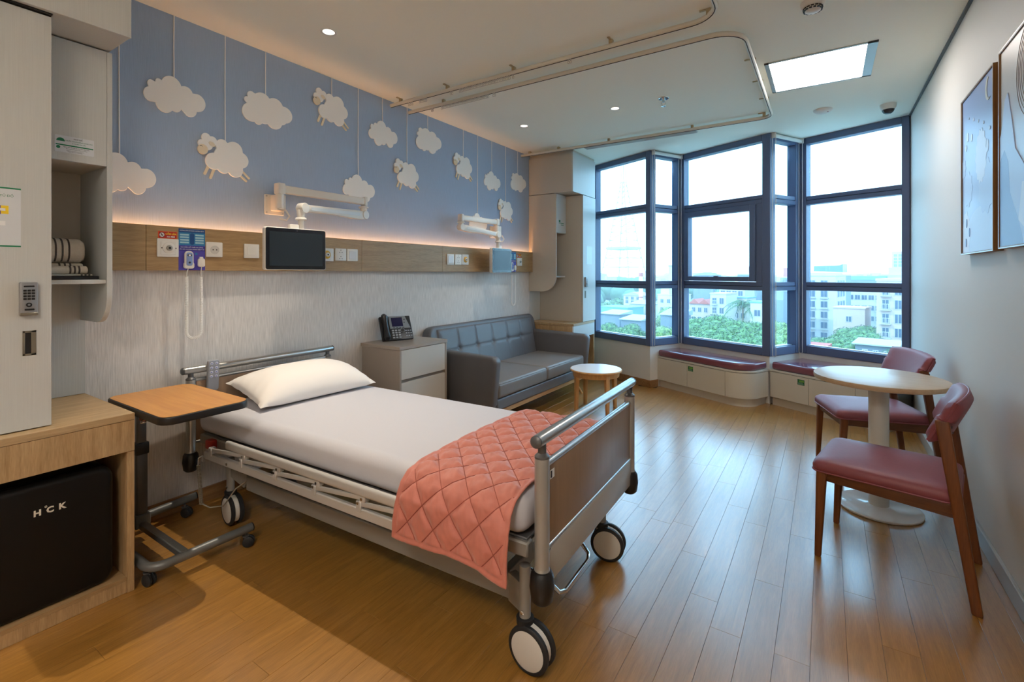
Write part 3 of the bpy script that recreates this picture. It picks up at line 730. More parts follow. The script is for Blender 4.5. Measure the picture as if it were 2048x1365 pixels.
# ------------------------------------------------------------------ bedside screens on folding arms
M_arm = mat('arm_white', '#d9d6cf', 0.35)
def bar(bm, p0, p1, th, h, bev=0.006):
    p0, p1 = Vector(p0), Vector(p1); d = p1 - p0; l = d.length; x = d.normalized(); y = Vector((0, 0, 1)).cross(x).normalized(); z = x.cross(y)
    M = Matrix(((x.x, y.x, z.x, p0.x), (x.y, y.y, z.y, p0.y), (x.z, y.z, z.z, p0.z), (0, 0, 0, 1)))
    box(bm, 0, l, -th / 2, th / 2, -h / 2, h / 2, bev, 2, M=M)
def screen_arm(label, plate_y, base, elbow, tip, mon, rot, zc):
    """base: top pivot at the wall; elbow: far joint; tip: joint above the screen (x, y, z)."""
    t = thing('bedside_screen', label, 'screen', (XW, plate_y, 1.72), group='bedside screens on folding arms')
    py = plate_y
    b = N(); prism(b, rrect(py - .066, py + .066, 1.712, 1.842, .008, 3), 0, 0.010, 0.002, 1, M=WL(XW)); wp = obj('wall_plate', b, M_arm, t)
    for du in (-.055, .055):
        for dv in (1.725, 1.830): b = N(); lathe(b, [(.005, .010), (.005, .0125)], 10, M=WL(XW, py + du, dv)); obj('screw', b, M_steel, wp)
    b = N(); box(b, XW + .008, base[0], py - .030, py + .030, 1.735, 1.838, .006, 2); cyl(b, (base[0], base[1], 1.745), (base[0], base[1], base[2] + .03), 0.024, 18); obj('wall_bracket', b, M_arm, t)
    b = N(); box(b, base[0] - .03, base[0] + .028, base[1] - .024, base[1] + .024, base[2] - .034, base[2] + .036, .006, 2); obj('shoulder', b, M_arm, t)
    b = N(); bar(b, base, (elbow[0], elbow[1], base[2] - .012), 0.042, 0.052, 0.010); obj('upper_arm', b, M_arm, t)
    s = 1 if elbow[1] > base[1] else -1
    b = N(); box(b, elbow[0] - .026, elbow[0] + .026, elbow[1] - .012 * (s < 0) - .006, elbow[1] + .018, base[2] - .045, base[2] + .022, .005, 2)
    lathe(b, [(.034, 0), (.036, .006), (.034, .012)], 24, M=T(elbow[0], elbow[1], base[2] - .062)); obj('elbow_cap', b, M_arm, t)
    zl = elbow[2]
    b = N(); cyl(b, (elbow[0], elbow[1], zl - .03), (elbow[0], elbow[1], base[2] - .055), 0.026, 18); obj('elbow_post', b, M_arm, t)
    # lower arm: a deeper housing that thins towards the screen
    dv = (Vector(tip) - Vector((elbow[0], elbow[1], zl))); l = dv.length; x = dv.normalized(); y = Vector((0, 0, 1)).cross(x).normalized(); z = x.cross(y)
    M = Matrix(((x.x, z.x, y.x, elbow[0]), (x.y, z.y, y.y, elbow[1]), (x.z, z.z, y.z, zl), (0, 0, 0, 1)))
    prof = [(0, -.034), (.08, -.037), (.25 * l, -.034), (.55 * l, -.022), (l, -.022), (l, .022), (0.05, .027), (0, .02)]
    b = N(); prism(b, prof, -.021, .021, .005, 2, M=M); la = obj('lower_arm', b, M_arm, t)
    side = 1 if (M.to_3x3() @ Vector((0, 0, 1))).x > 0 else -1
    b = N(); box(b, .06, l - .05, -.012, .011, .0205 if side > 0 else -.0225, .0225 if side > 0 else -.0205, .001, 1, M=M); obj('arm_inlay', b, mat('arm_inlay', '#cfd4d6', 0.4), la)
    for px in (0.0, l):
        b = N(); lathe(b, [(.030, -.027), (.033, -.022), (.033, .022), (.030, .027), (.02, .028)], 26, M=M @ T(px, 0, 0)); obj('pivot_disc', b, M_arm, la)
    b = N(); tube(b, [tip, (tip[0], tip[1] - .012 * s, tip[2] - .03), (tip[0], tip[1] - .012 * s, tip[2] - .065)], [.027, .026, .022], 16)
    lathe(b, [(.030, -.01), (.035, -.004), (.030, .006)], 24, M=T(tip[0], tip[1] - .012 * s, tip[2] - .068))
    cyl(b, (tip[0], tip[1] - .012 * s, zc + .12), (tip[0], tip[1] - .012 * s, tip[2] - .07), 0.018, 16); obj('neck', b, M_arm, t)
    b = N(); box(b, mon[0] - .045, mon[0] - .01, mon[1] - .030, mon[1] + .030, zc + .06, zc + .155, .006, 2); obj('tilt_bracket', b, M_arm, t)
    MM = T(mon[0], mon[1], zc) @ RZ(rot) @ WL(0)
    b = N(); prism(b, rrect(-.193, .193, -.128, .128, .014, 4), -.024, .012, .006, 3, M=MM); case = obj('screen_case', b, M_white, t)
    b = N(); prism(b, rrect(-.189, .189, -.124, .124, .011, 4), .0105, .0135, .0008, 1, M=MM); bz = obj('bezel', b, mat('bezel_black', '#16171b', 0.18), t)
    b = N(); box(b, -.168, .168, -.103, .101, .0130, .0142, M=MM); obj('display', b, mat('screen_off', '#2a3238', 0.2, spec=0.3), bz)
    b = N(); lathe(b, [(.0022, .0133), (.0022, .0142)], 8, M=MM @ T(0, .113, 0)); obj('webcam', b, mat('lens_grey', '#77777f', 0.2), bz)
    # cable loop under the bracket
    b = N(); tube(b, [(base[0] + .01, py + .02, 1.74), (base[0] + .03, py + .035, 1.70), (base[0] + .02, py + .02, 1.672), (base[0], py - .015, 1.682)], 0.006, 8); obj('cable', b, M_arm, t)
    return t
screen_arm('dark bedside screen on a white folding arm, hanging over the bed', 1.778, (0.092, 1.765, 1.873), (0.165, 2.372, 1.762), (0.262, 1.815, 1.742), (0.295, 1.748), math.radians(-5), 1.478)
screen_arm('dark bedside screen on a white folding arm over the sofa, reflecting the window', 4.255, (0.092, 4.190, 1.872), (0.120, 3.560, 1.772), (0.190, 4.065, 1.728), (0.205, 4.115), math.radians(3), 1.462)

# ================================================================== BUILT-IN CUPBOARDS
XZ = lambda x, y, z: Matrix(((1, 0, 0, x), (0, 0, -1, y), (0, 1, 0, z), (0, 0, 0, 1)))   # (u=x, v=z, w=-y)
M_brass = mat('brushed_nickel', '#8d8677', 0.35, metal=0.6)
def keypad(par, x, y0, y1, z0, z1):
    M = WL(x)
    b = N(); prism(b, rrect(y0, y1, z0, z1, .004, 2), 0, .020, .003, 2, M=M); k = obj('keypad_lock', b, mat('lock_silver', '#98999b', 0.35, metal=0.5), par)
    w_, h_ = y1 - y0, z1 - z0
    b = N(); box(b, y0, y1, z0, z0 + .09 * h_, .018, .026, .002, 1, M=M); obj('lock_lip', b, M_brass, k)
    b = N(); prism(b, rrect(y0 + .2 * w_, y1 - .2 * w_, z1 - .15 * h_, z1 - .10 * h_, .0015, 2), .0195, .0208, M=M); obj('indicator', b, M_black, k)
    for r in range(4):
        for c in range(3):
            u = y0 + w_ * (.27 + .23 * c); v = z1 - h_ * (.25 + .085 * r)
            b = N(); prism(b, rrect(u - .095 * w_, u + .095 * w_, v - .030 * h_, v + .030 * h_, .001, 2), .0195, .0215, M=M); obj('key', b, M_black, k, smooth=0)
    b = N(); u, v = y0 + w_ * .5, z0 + h_ * .32; tube(b, [(u + .13 * w_ * math.cos(a), v + .13 * w_ * math.sin(a), .0200) for a in [2 * PI * i / 20 for i in range(20)]], .0022, 6, closed=True, M=M); obj('dial_ring', b, M_black, k)
    b = N(); prism(b, rrect(y0 + .25 * w_, y1 - .2 * w_, z0 + .15 * h_, z0 + .205 * h_, .0018, 2), .0195, .0208, M=M); obj('arrow_keys', b, M_black, k)
def pull(par, x, y0, y1, z0, z1):
    M = WL(x); e = .007
    b = N(); box(b, y0, y1, z0, z0 + e, 0, .003, .0006, 1, M=M); box(b, y0, y1, z1 - e, z1, 0, .003, .0006, 1, M=M); box(b, y0, y0 + e, z0, z1, 0, .003, .0006, 1, M=M); box(b, y1 - e * 2, y1, z0, z1, 0, .003, .0006, 1, M=M)
    h = obj('recessed_handle', b, M_brass, par)
    b = N(); box(b, y0 + e, y1 - 2 * e, z0 + e, z1 - e, .0003, .001, M=M); obj('handle_well', b, M_black, h)

# near side of the bed
t = thing('wardrobe', 'tall white wardrobe with keypad lock and recessed handle, standing on the oak counter', 'wardrobe', (0.27, 0.09, 0.745))
b = N(); box(b, 0.003, 0.522, -0.40, 0.574, 0.7462, 2.316); obj('body', b, M_lam, t)
b = N(); box(b, 0.525, 0.544, -0.08, 0.574, 0.749, 2.312, 0.001, 1); d = obj('door', b, M_lam, t)
b = N(); box(b, 0.525, 0.544, -0.40, -0.083, 0.749, 2.312, 0.001, 1); obj('door', b, M_lam, t)
keypad(d, 0.544, 0.484, 0.532, 1.174, 1.297)
pull(d, 0.544, 0.494, 0.531, 1.024, 1.116)

t = thing('overhead_cabinet', 'white overhead cabinet at the ceiling above the wardrobe that stands over the fridge', 'cabinet', (0.29, 0.2, 2.32))
b = N(); box(b, 0.003, 0.560, -0.40, 0.812, 2.322, H - 0.001); obj('body', b, M_lam, t)
b = N(); box(b, 0.561, 0.580, -0.40, 0.815, 2.3215, H - 0.001, 0.001, 1); obj('door', b, M_lam, t)
b = N(); box(b, 0.530, 0.558, -0.40, 0.574, 2.3165, 2.3215); obj('bottom_gap', b, M_dark, t)

def shelf_side(y0, y1, x1, zb, zt, r):
    pts = [(0.003, zt), (0.003, zb)] + [(x1 - r + r * math.sin(a), zb + r - r * math.cos(a)) for a in [PI / 2 * i / 10 for i in range(11)]] + [(x1, zt)]
    b = N(); prism(b, pts, -y1, -y0, 0.0012, 1, M=XZ(0, 0, 0)); return b
t = thing('open_shelf_unit', 'white open wall shelf with rounded side panel, holding towels next to the wardrobe', 'shelf', (0.17, 0.70, 1.105))
obj('side_panel', shelf_side(0.800, 0.820, 0.354, 1.105, 2.315, 0.13), M_lam, t)
b = N(); box(b, 0.336, 0.354, 0.576, 0.7995, 1.805, 2.315, 0.001, 1); obj('front_panel', b, M_lam, t)
b = N(); box(b, 0.015, 0.335, 0.576, 0.7995, 1.805, 1.822); obj('top_board', b, M_lam2, t)
b = N(); box(b, 0.015, 0.346, 0.576, 0.7995, 1.284, 1.302, 0.001, 1); obj('shelf_board', b, M_lam, t)
b = N(); box(b, 0.0032, 0.0145, 0.576, 0.7995, 1.30, 2.315); obj('back_panel', b, M_lam2, t)
b = N(); box(b, 0.0032, 0.012, 0.576, 0.818, 0.7465, 1.284); obj('lower_back_panel', b, M_lam, t)

t = thing('medicine_notice', 'white notice with green bar above the open towel shelf', 'notice', (0.354, 0.691, 1.83))
M = WL(0.354, 0.627, 1.838); w_, h_ = 0.128, 0.070
b = N(); prism(b, rrect(0, w_, 0, h_, .004, 3), 0, .0015, M=M); obj('sheet', b, M_paper, t)
b = N(); prism(b, [(.006 + .026 * (i / 8), .046) for i in (0, 8)] + [(.0185 + .0135 * math.cos(a), .047 + .013 * math.sin(a)) for a in [PI * i / 10 for i in range(11)]], .0015, .0020, M=M); obj('emblem', b, M_green, t)
b = N(); box(b, .003, w_ - .003, .0285, .0335, .0015, .0020, M=M); obj('green_bar', b, M_green, t)
b = N(); lathe(b, [(.0065, .0015), (.0065, .0020)], 18, M=WL(0.354, 0.627 + .011, 1.838 + .0205)); obj('green_disc', b, M_green, t)
for s, sz, u, v, m in (('NƠI ĐỂ', .0085, .075, .061, M_ink), ('THUỐC NGƯỜI BỆNH MANG VÀO', .0058, .078, .0505, M_green), ('& THUỐC RA LỀU', .0056, .078, .0415, M_green), ('Người bệnh đã được bác sĩ kê đơn dùng thuốc', .0045, .070, .0235, M_ink), ('The drug provided by & of being on medicine', .0038, .070, .0170, M_ink), ('* Please be warned as drug can be lost and', .0034, .065, .0100, M_ink), ('hospital will not take responsibility', .0034, .065, .0052, M_ink)):
    text('lettering', s, sz, M @ T(u, v, .0018), m, t, .0003, maxw=.094)

t = thing('locker_instructions', 'white instruction sheet with green borders and a purple diagram on the wardrobe door', 'notice', (0.544, 0.40, 1.42))
M = WL(0.544, 0.30, 1.425); w_, h_ = 0.19, 0.218
b = N(); box(b, 0, w_, 0, h_, 0, .0012, M=M); obj('sheet', b, M_paper, t)
for v in (.001, .2115): b = N(); box(b, 0, w_, v, v + .0055, .0012, .0017, M=M); obj('green_bar', b, M_green, t)
text('lettering', 'HƯỚNG DẪN SỬ DỤNG TỦ ĐỒ', .0115, M @ T(.088, .186, .0014), M_green, t, .0003)
text('lettering', 'Locker user instructions', .0065, M @ T(.088, .174, .0014), M_ink, t, .0003)
b = N(); box(b, .06, .158, .120, .150, .0012, .0017, M=M); obj('yellow_block', b, M_yelt, t)
b = N(); box(b, .02, .138, .118, .150, .0017, .0020, M=M); obj('purple_block', b, M_ppur, t)
b = N(); box(b, .055, .150, .131, .140, .0020, .0023, M=M); obj('white_key', b, M_wht, t)
for k, (v, ln) in enumerate(((.204, .15), (.199, .16), (.160, .17), (.155, .16), (.112, .15), (.107, .17), (.066, .16), (.061, .15), (.056, .13), (.040, .17), (.035, .14), (.029, .16), (.016, .15), (.011, .14))):
    text('lettering', 'Người bệnh vui lòng nhập mã số và nhấn phím mở tủ' if k % 2 else 'Please enter your code and press the key to open', .0040 if k % 3 else .0044, M @ T(.088, v, .0014), M_ink, t, .0002)
b = N(); box(b, .02, .150, .078, .094, .0012, .0015, M=M); box(b, .0215, .1485, .0795, .0925, .0015, .0017, M=M); obj('key_row_box', b, M_wht, t)
text('lettering', '1 2 3 4 5 6', .007, M @ T(.085, .086, .0018), M_ink, t, .0002)

# towels on their tray
M_towel = mat('cream_towel', '#d6cfc2', 0.95, noise=0.03, scale=120, bump=0.6)
M_strp = mat('charcoal_stripe', '#4d4a49', 0.95)
t = thing('tray', 'flat black tray under the towels on the open shelf', 'tray', (0.19, 0.68, 1.302))
b = N(); prism(b, rrect(0.045, 0.325, 0.585, 0.785, .012, 3), 1.3022, 1.318, .002, 1); obj('tray_body', b, mat('tray_black', '#17171a', 0.35), t)
def towel(label, x0, x1, y0, y1, z0, z1, r, stripes, spiral=0):
    t = thing('towel', label, 'towel', ((x0 + x1) / 2, (y0 + y1) / 2, z0), group='striped towels on the tray')
    b = N(); prism(b, rrect(x0, x1, z0, z1, r, 6), -y1, -y0, min(.018, r * .45), 4, M=XZ(0, 0, 0)); obj('fabric', b, M_towel, t)
    for s in stripes:
        b = N(); prism(b, rrect(x0 - .0008, x1 + .0008, z0 + .0005, z1 + .0008, r, 6), -(s + .0065), -s, 0, M=XZ(0, 0, 0)); obj('stripe', b, M_strp, t)
    if spiral:
        for k in range(3):
            e = .014 + .017 * k
            if (z1 - z0) / 2 - e > .008:
                b = N(); tube(b, [(u, -w, v) for u, v, w in [(p_[0], p_[1], -(y1 + .0005)) for p_ in rrect(x0 + e, x1 - e, z0 + e * .8, z1 - e * .8, max(.006, r - e * .9), 4)]], .0022, 5, closed=True); obj('roll_edge', b, M_towel, t)
    return t
towel('flat folded striped towel lying lowest on the black tray', 0.07, 0.30, 0.600, 0.765, 1.3185, 1.3255, .003, (0.725, 0.738, 0.751))
towel('small rolled striped towel lying in front of the folded towels', 0.245, 0.283, 0.615, 0.756, 1.326, 1.362, .0175, (0.692, 0.707, 0.722), 1)
towel('folded striped towel under the thick rolled towel', 0.085, 0.235, 0.592, 0.752, 1.326, 1.375, .015, (0.668, 0.686, 0.704))
towel('thick rolled cream towel with three grey stripes, on top of the towel stack', 0.09, 0.24, 0.590, 0.756, 1.3755, 1.484, .045, (0.655, 0.677, 0.699), 1)

t = thing('counter_cabinet', 'oak counter cabinet with an open niche for the black fridge', 'cabinet', (0.3, 0.2, 0.0))
b = N(); box(b, 0.003, 0.604, -0.40, 0.819, 0.718, 0.745, 0.001, 1); obj('counter_top', b, M_oak_top, t)
b = N(); box(b, 0.586, 0.602, -0.40, 0.819, 0.588, 0.7165, 0.001, 1); obj('apron', b, M_oak_v, t)
b = N(); box(b, 0.016, 0.585, 0.794, 0.819, 0.0, 0.7165, 0.001, 1); box(b, 0.585, 0.600, 0.794, 0.819, 0.0, 0.5865, 0.001, 1); obj('side_panel', b, M_oak_v, t)
b = N(); box(b, 0.02, 0.596, -0.40, 0.7935, 0.050, 0.066, 0.001, 1); obj('bottom_board', b, M_oak_h, t)
b = N(); box(b, 0.575, 0.594, -0.40, 0.7935, 0.0, 0.0495, 0.001, 1); obj('plinth', b, M_oak_v, t)
b = N(); box(b, 0.016, 0.024, -0.40, 0.7935, 0.067, 0.7165); obj('back_panel', b, mat('niche_back', '#3a3026', 0.7), t)

t = thing('mini_fridge', 'black rounded mini fridge with three metal letters, in the oak counter niche', 'fridge', (0.33, 0.56, 0.066))
M_fr = mat('fridge_black', '#070707', 0.42, bump=0.06, scale=400, spec=0.3)
b = N(); box(b, 0.12, 0.505, 0.365, 0.755, 0.070, 0.540, 0.045, 5); obj('body', b, M_fr, t)
b = N(); prism(b, rrect(0.363, 0.757, 0.068, 0.545, 0.05, 6), 0.512, 0.578, 0.022, 5, M=WL(0)); dr = obj('door', b, M_fr, t)
for ch, y in (('H', 0.527), ('C', 0.562), ('K', 0.598)):
    text('letter', ch, 0.030, WL(0.5785, y, 0.437), M_chrome if False else mat('letter_cream', '#d9d2c2', 0.35), dr, 0.0012, bold=0.0012)
b = N(); tube(b, [(0.580, 0.550 + .003 * math.cos(a), 0.4535 + .003 * math.sin(a)) for a in [2 * PI * i / 10 for i in range(10)]], .0011, 5, closed=True); obj('letter', b, MATS['letter_cream'], dr)
for y in (0.41, 0.71):
    b = N(); cyl(b, (0.2, y, 0.0662), (0.2, y, 0.075), 0.015, 10); obj('foot', b, M_black, t)
    b = N(); cyl(b, (0.46, y, 0.0662), (0.46, y, 0.075), 0.015, 10); obj('foot', b, M_black, t)

# window side of the sofa
t = thing('wardrobe', 'white wardrobe beside the window with a keypad lock, above the oak counter by the sofa', 'wardrobe', (0.3, 5.44, 0.745))
b = N(); box(b, 0.003, 0.580, 5.262, 5.63, 0.7462, 2.268); obj('body', b, M_lam2, t)
b = N(); box(b, 0.582, 0.602, 5.262, 5.63, 0.749, 2.266, 0.001, 1); d = obj('door', b, M_lam, t)
keypad(d, 0.602, 5.305, 5.352, 1.165, 1.285)
pull(d, 0.602, 5.308, 5.345, 1.03, 1.12)
b = N(); box(b, 5.36, 5.52, 1.44, 1.66, 0, .001, M=WL(0.602)); obj('pinned_notice', b, mat('notice_film', '#c3cdd4', 0.3), d)
t = thing('overhead_cabinet', 'pale overhead cabinet at the ceiling in the corner by the window', 'cabinet', (0.3, 5.3, 2.275))
b = N(); box(b, 0.003, 0.576, 5.002, 5.63, 2.276, H - 0.045); box(b, 0.003, 0.585, 5.03, 5.63, H - 0.045, H - 0.001); obj('body', b, M_lam2, t)
b = N(); box(b, 0.577, 0.597, 4.998, 5.63, 2.274, H - 0.03, 0.001, 1); obj('door', b, M_lam, t)
t = thing('open_shelf_unit', 'pale wall shelf with curved side panel in the corner by the window', 'shelf', (0.19, 5.12, 1.113))
obj('side_panel', shelf_side(5.000, 5.018, 0.377, 1.113, 2.270, 0.18), M_lam2, t)
b = N(); box(b, 0.359, 0.377, 5.0185, 5.258, 1.81, 2.270, 0.001, 1); cd = obj('cupboard_door', b, M_lam, t)
b = N(); box(b, 0.015, 0.358, 5.0185, 5.258, 1.81, 1.828); obj('cupboard_floor', b, M_lam2, t)
b = N(); box(b, 0.015, 0.366, 5.0185, 5.258, 1.280, 1.298, 0.001, 1); obj('shelf_board', b, M_lam, t)
b = N(); box(b, 0.0032, 0.012, 5.0185, 5.258, 0.7465, 2.270); obj('back_panel', b, M_lam, t)
b = N(); box(b, 5.07, 5.20, 1.925, 1.932, 0, .001, M=WL(0.377)); box(b, 5.07, 5.11, 1.94, 1.965, 0, .001, M=WL(0.377)); box(b, 5.12, 5.19, 1.905, 1.912, 0, .001, M=WL(0.377)); o = obj('green_print', b, M_green, cd)
t = thing('counter_cabinet', 'oak counter in the corner between the sofa and the windows', 'cabinet', (0.3, 5.3, 0.0))
b = N(); box(b, 0.003, 0.604, 5.000, 5.60, 0.718, 0.745, 0.001, 1); obj('counter_top', b, M_oak_top, t)
b = N(); box(b, 0.586, 0.602, 5.000, 5.60, 0.572, 0.7165, 0.001, 1); obj('apron', b, M_lam, t)
b = N(); box(b, 0.016, 0.585, 5.002, 5.020, 0.572, 0.7165, 0.001, 1); obj('apron_end', b, M_oak_v, t)
b = N(); box(b, 0.016, 0.600, 5.575, 5.60, 0.0, 0.5705, 0.001, 1); obj('side_panel', b, M_oak_v, t)

# ================================================================== FURNITURE ALONG THE BED WALL
M_ns = mat('taupe_laminate', '#a1958a', 0.45); M_nst = mat('taupe_top', '#a3978c', 0.35); M_dr = mat('drawer_white', '#cbc6bd', 0.4)
t = thing('bedside_cabinet', 'taupe bedside cabinet with two white drawers, carrying the desk phone', 'cabinet', (0.21, 2.74, 0.0))
b = N(); box(b, 0.004, 0.434, 2.476, 3.004, 0.766, 0.790, 0.0015, 1); obj('top', b, M_nst, t)
for y0, y1 in ((2.480, 2.498), (2.982, 3.000)): b = N(); box(b, 0.016, 0.430, y0, y1, 0.0, 0.7655, 0.001, 1); obj('side_panel', b, M_ns, t)
b = N(); box(b, 0.016, 0.400, 2.4985, 2.9815, 0.05, 0.7655); obj('carcass', b, M_ns, t)
b = N(); box(b, 0.409, 0.427, 2.500, 2.980, 0.545, 0.762, 0.001, 1); obj('drawer', b, M_dr, t)
b = N(); box(b, 0.409, 0.427, 2.500, 2.980, 0.065, 0.520, 0.001, 1); obj('drawer', b, M_dr, t)
b = N(); box(b, 0.36, 0.40, 2.4985, 2.9815, 0.0, 0.05); obj('plinth', b, M_ns, t)

M_ph = mat('phone_dark', '#22262c', 0.3); M_phs = mat('phone_silver', '#8e979f', 0.3, metal=0.3)
t = thing('desk_phone', 'dark grey desk phone with screen and corded handset on the bedside cabinet', 'phone', (0.17, 2.72, 0.790), rz=math.radians(-22), world=False)
PHM = T(-.005, 0, .008) @ RY(math.radians(-28)) @ WL(0)   # (u across, v up the slope, w out of the face)
b = N(); prism(b, rrect(-.13, .13, 0, .205, .008, 3), -.022, 0, .004, 2, M=PHM); bd = obj('body', b, M_ph, t)
b = N(); prism(b, [(-.055, .095), (.118, .095), (.085, .203), (-.055, .203)], 0, .004, .001, 1, M=PHM); fp = obj('silver_face', b, M_phs, bd)
b = N(); box(b, -.035, .058, .112, .190, .004, .006, .0008, 1, M=PHM); obj('display', b, mat('phone_display', '#23264f', 0.12), fp)
for k in range(4): b = N(); box(b, -.030 + .026 * k, -.014 + .026 * k, .099, .105, .004, .006, .0008, 1, M=PHM); obj('soft_key', b, M_ph, fp)
for k in range(2): b = N(); lathe(b, [(.005, .004), (.005, .006)], 12, M=PHM @ T(.075 - .004 * k, .170 - .025 * k, 0)); obj('side_key', b, M_ph, fp)
for r in range(4):
    for c in range(3): b = N(); prism(b, rrect(-.044 + .026 * c, -.026 + .026 * c, .074 - .020 * r, .086 - .020 * r, .003, 2), 0, .003, M=PHM); obj('key', b, mat('phone_key', '#aab2bb', 0.4), bd, smooth=0)
for r in range(3):
    for c in range(3): b = N(); prism(b, rrect(.068 + .020 * c, .081 + .020 * c, .070 - .022 * r, .077 - .022 * r, .002, 2), 0, .003, M=PHM); obj('key', b, MATS['phone_key'], bd, smooth=0)
b = N(); tube(b, [(.046 + .017 * math.cos(a), .078 + .017 * math.sin(a), .002) for a in [2 * PI * i / 20 for i in range(20)]], .003, 6, closed=True, M=PHM); obj('navigation_ring', b, M_phs, bd)
b = N(); tube(b, [(-.095, v, w) for v, w in ((.004, .010), (.018, .024), (.05, .020), (.10, .028), (.15, .022), (.185, .028), (.205, .012))], [.020, .027, .021, .018, .021, .028, .022], 14, M=PHM); obj('receiver', b, M_ph, t)
b = N(); prism(b, [(-.10, 0), (.10, 0), (.10, .01), (-.10, .01)], 0, .1, 0, 1, M=T(-.115, 0, 0) @ Matrix(((0, 0, 1, 0), (1, 0, 0, 0), (0, 1, 0, 0), (0, 0, 0, 1)))); 
tube(b, [(-.10, -.09, .004), (-.055, -.09, .09)], .007, 6); tube(b, [(-.10, .09, .004), (-.055, .09, .09)], .007, 6); obj('stand', b, M_ph, t)

# ---- sofa
M_sofa = mat('grey_leatherette', '#606064', 0.42, noise=0.03, scale=8, bump=0.12, bscale=200)
M_sofa_s = mat('grey_seat_leather', '#75716f', 0.40, noise=0.03, scale=8, bump=0.12)
M_beech = wood('beech', '#b98a58', '#d3a873', 'z', rough=0.42, scale=2.5)
M_beech_h = wood('beech_rail', '#b58c5c', '#cfa878', 'y', rough=0.42, scale=2.5)
t = thing('sofa', 'grey leatherette two-seat sofa with buttoned back and splayed wooden legs', 'sofa', (0.45, 4.04, 0.0))
SY0, SY1 = 3.115, 4.965
# leaning back with rounded top corners
lean = T(0.19, 0, 0.30) @ RY(math.radians(-11))
b = N(); prism(b, rrect(SY0 + .01, SY1 - .01, -0.05, 0.565, 0.10, 8), -0.085, 0.02, 0.03, 4, M=lean @ WL(0)); bk = obj('backrest', b, M_sofa, t)
tm = bmesh.new(); nu, nv = 132, 36; u0, u1, v0, v1 = SY0 + .105, SY1 - .105, 0.06, 0.535
btn = [u0 + (u1 - u0) * k / 6 for k in range(1, 6)]; vb = 0.325
def puff(u, v):
    e = min((u - u0), (u1 - u), (v1 - v)) / 0.05; edge = max(0.0, min(1.0, e)) ** 0.5
    d = min(abs(u - s) for s in btn)
    g = 1 - math.exp(-(d / 0.007) ** 2) * (0.55 if v > vb else 0.30)
    g2 = 1 - 0.42 * math.exp(-((v - vb) / 0.007) ** 2)
    db = min(math.hypot(u - s, v - vb) for s in btn); g3 = 1 - 1.15 * math.exp(-(db / 0.028) ** 2)
    return 0.012 + 0.018 * edge * g * g2 * g3 - 0.010 * math.exp(-(db / 0.014) ** 2)
gv = [[tm.verts.new((u0 + (u1 - u0) * i / nu, v0 + (v1 - v0) * j / nv, 0)) for j in range(nv + 1)] for i in range(nu + 1)]
for i in range(nu + 1):
    for j in range(nv + 1):
        v = gv[i][j]; v.co.z = 0.008 if i in (0, nu) or j in (0, nv) else 0.008 + puff(v.co.x, v.co.y)
for i in range(nu):
    for j in range(nv): tm.faces.new((gv[i][j], gv[i + 1][j], gv[i + 1][j + 1], gv[i][j + 1]))
b = N(); merge(b, tm, lean @ WL(0)); fp = obj('buttoned_panel', b, M_sofa, bk, smooth=80)
for s in btn: b = N(); lathe(b, [(0.0, 0.020), (.008, .019), (.011, .013), (.011, .010)], 14, M=lean @ WL(0) @ T(s, vb, 0)); obj('button', b, M_sofa, bk)
arm = [(0.06, 0.235), (0.775, 0.235), (0.80, 0.26), (0.835, 0.60)] + [(0.785 + .050 * math.cos(a), 0.605 + .050 * math.sin(a)) for a in [PI / 2 * i / 6 for i in range(1, 7)]] + [(0.10, 0.672), (0.06, 0.64)]
for y0, y1 in ((SY0, SY0 + .095), (SY1 - .095, SY1)):
    b = N(); prism(b, arm, -y1, -y0, 0.030, 5, M=XZ(0, 0, 0), clamp=False); obj('armrest', b, M_sofa, t, smooth=60)
b = N(); box(b, 0.12, 0.785, SY0 + .096, SY1 - .096, 0.20, 0.295, 0.015, 3); box(b, 0.10, 0.775, SY0 + .02, SY1 - .02, 0.195, 0.24, 0.008, 2); obj('seat_base', b, M_sofa, t)
ym = (SY0 + SY1) / 2
for y0, y1 in ((SY0 + .098, ym - .002), (ym + .002, SY1 - .098)):
    b = N(); box(b, 0.20, 0.800, y0, y1, 0.298, 0.430, 0.032, 5)
    for v in b.verts:
        if v.co.z > .38:
            fx = (v.co.x - .5) / .3; fy = (v.co.y - (y0 + y1) / 2) / ((y1 - y0) / 2); v.co.z += .012 * max(0, 1 - fx * fx) * max(0, 1 - fy * fy)
    c = obj('seat_cushion', b, M_sofa_s, t)
    zt = .428; b = N(); tube(b, [(x, y, z) for x, y, z in ((.23, y0 + .008, zt - .008), (.775, y0 + .008, zt - .008), (.795, y0 + .028, zt - .010), (.795, y1 - .028, zt - .010), (.775, y1 - .008, zt - .008), (.23, y1 - .008, zt - .008))], .0035, 6); obj('piping', b, M_sofa_s, c)
b = N(); box(b, 0.12, 0.765, SY0 + .04, SY1 - .04, 0.155, 0.195, 0.004, 1); obj('wooden_rail', b, M_beech_h, t)
for x, dx in ((0.70, .075), (0.17, -.05)):
    for y, dy in ((SY0 + .16, -.06), (SY1 - .16, .06)):
        b = N(); cyl(b, (x + dx, y + dy, 0), (x, y, 0.156), 0.011, 12, 0.020); obj('leg', b, M_beech, t)

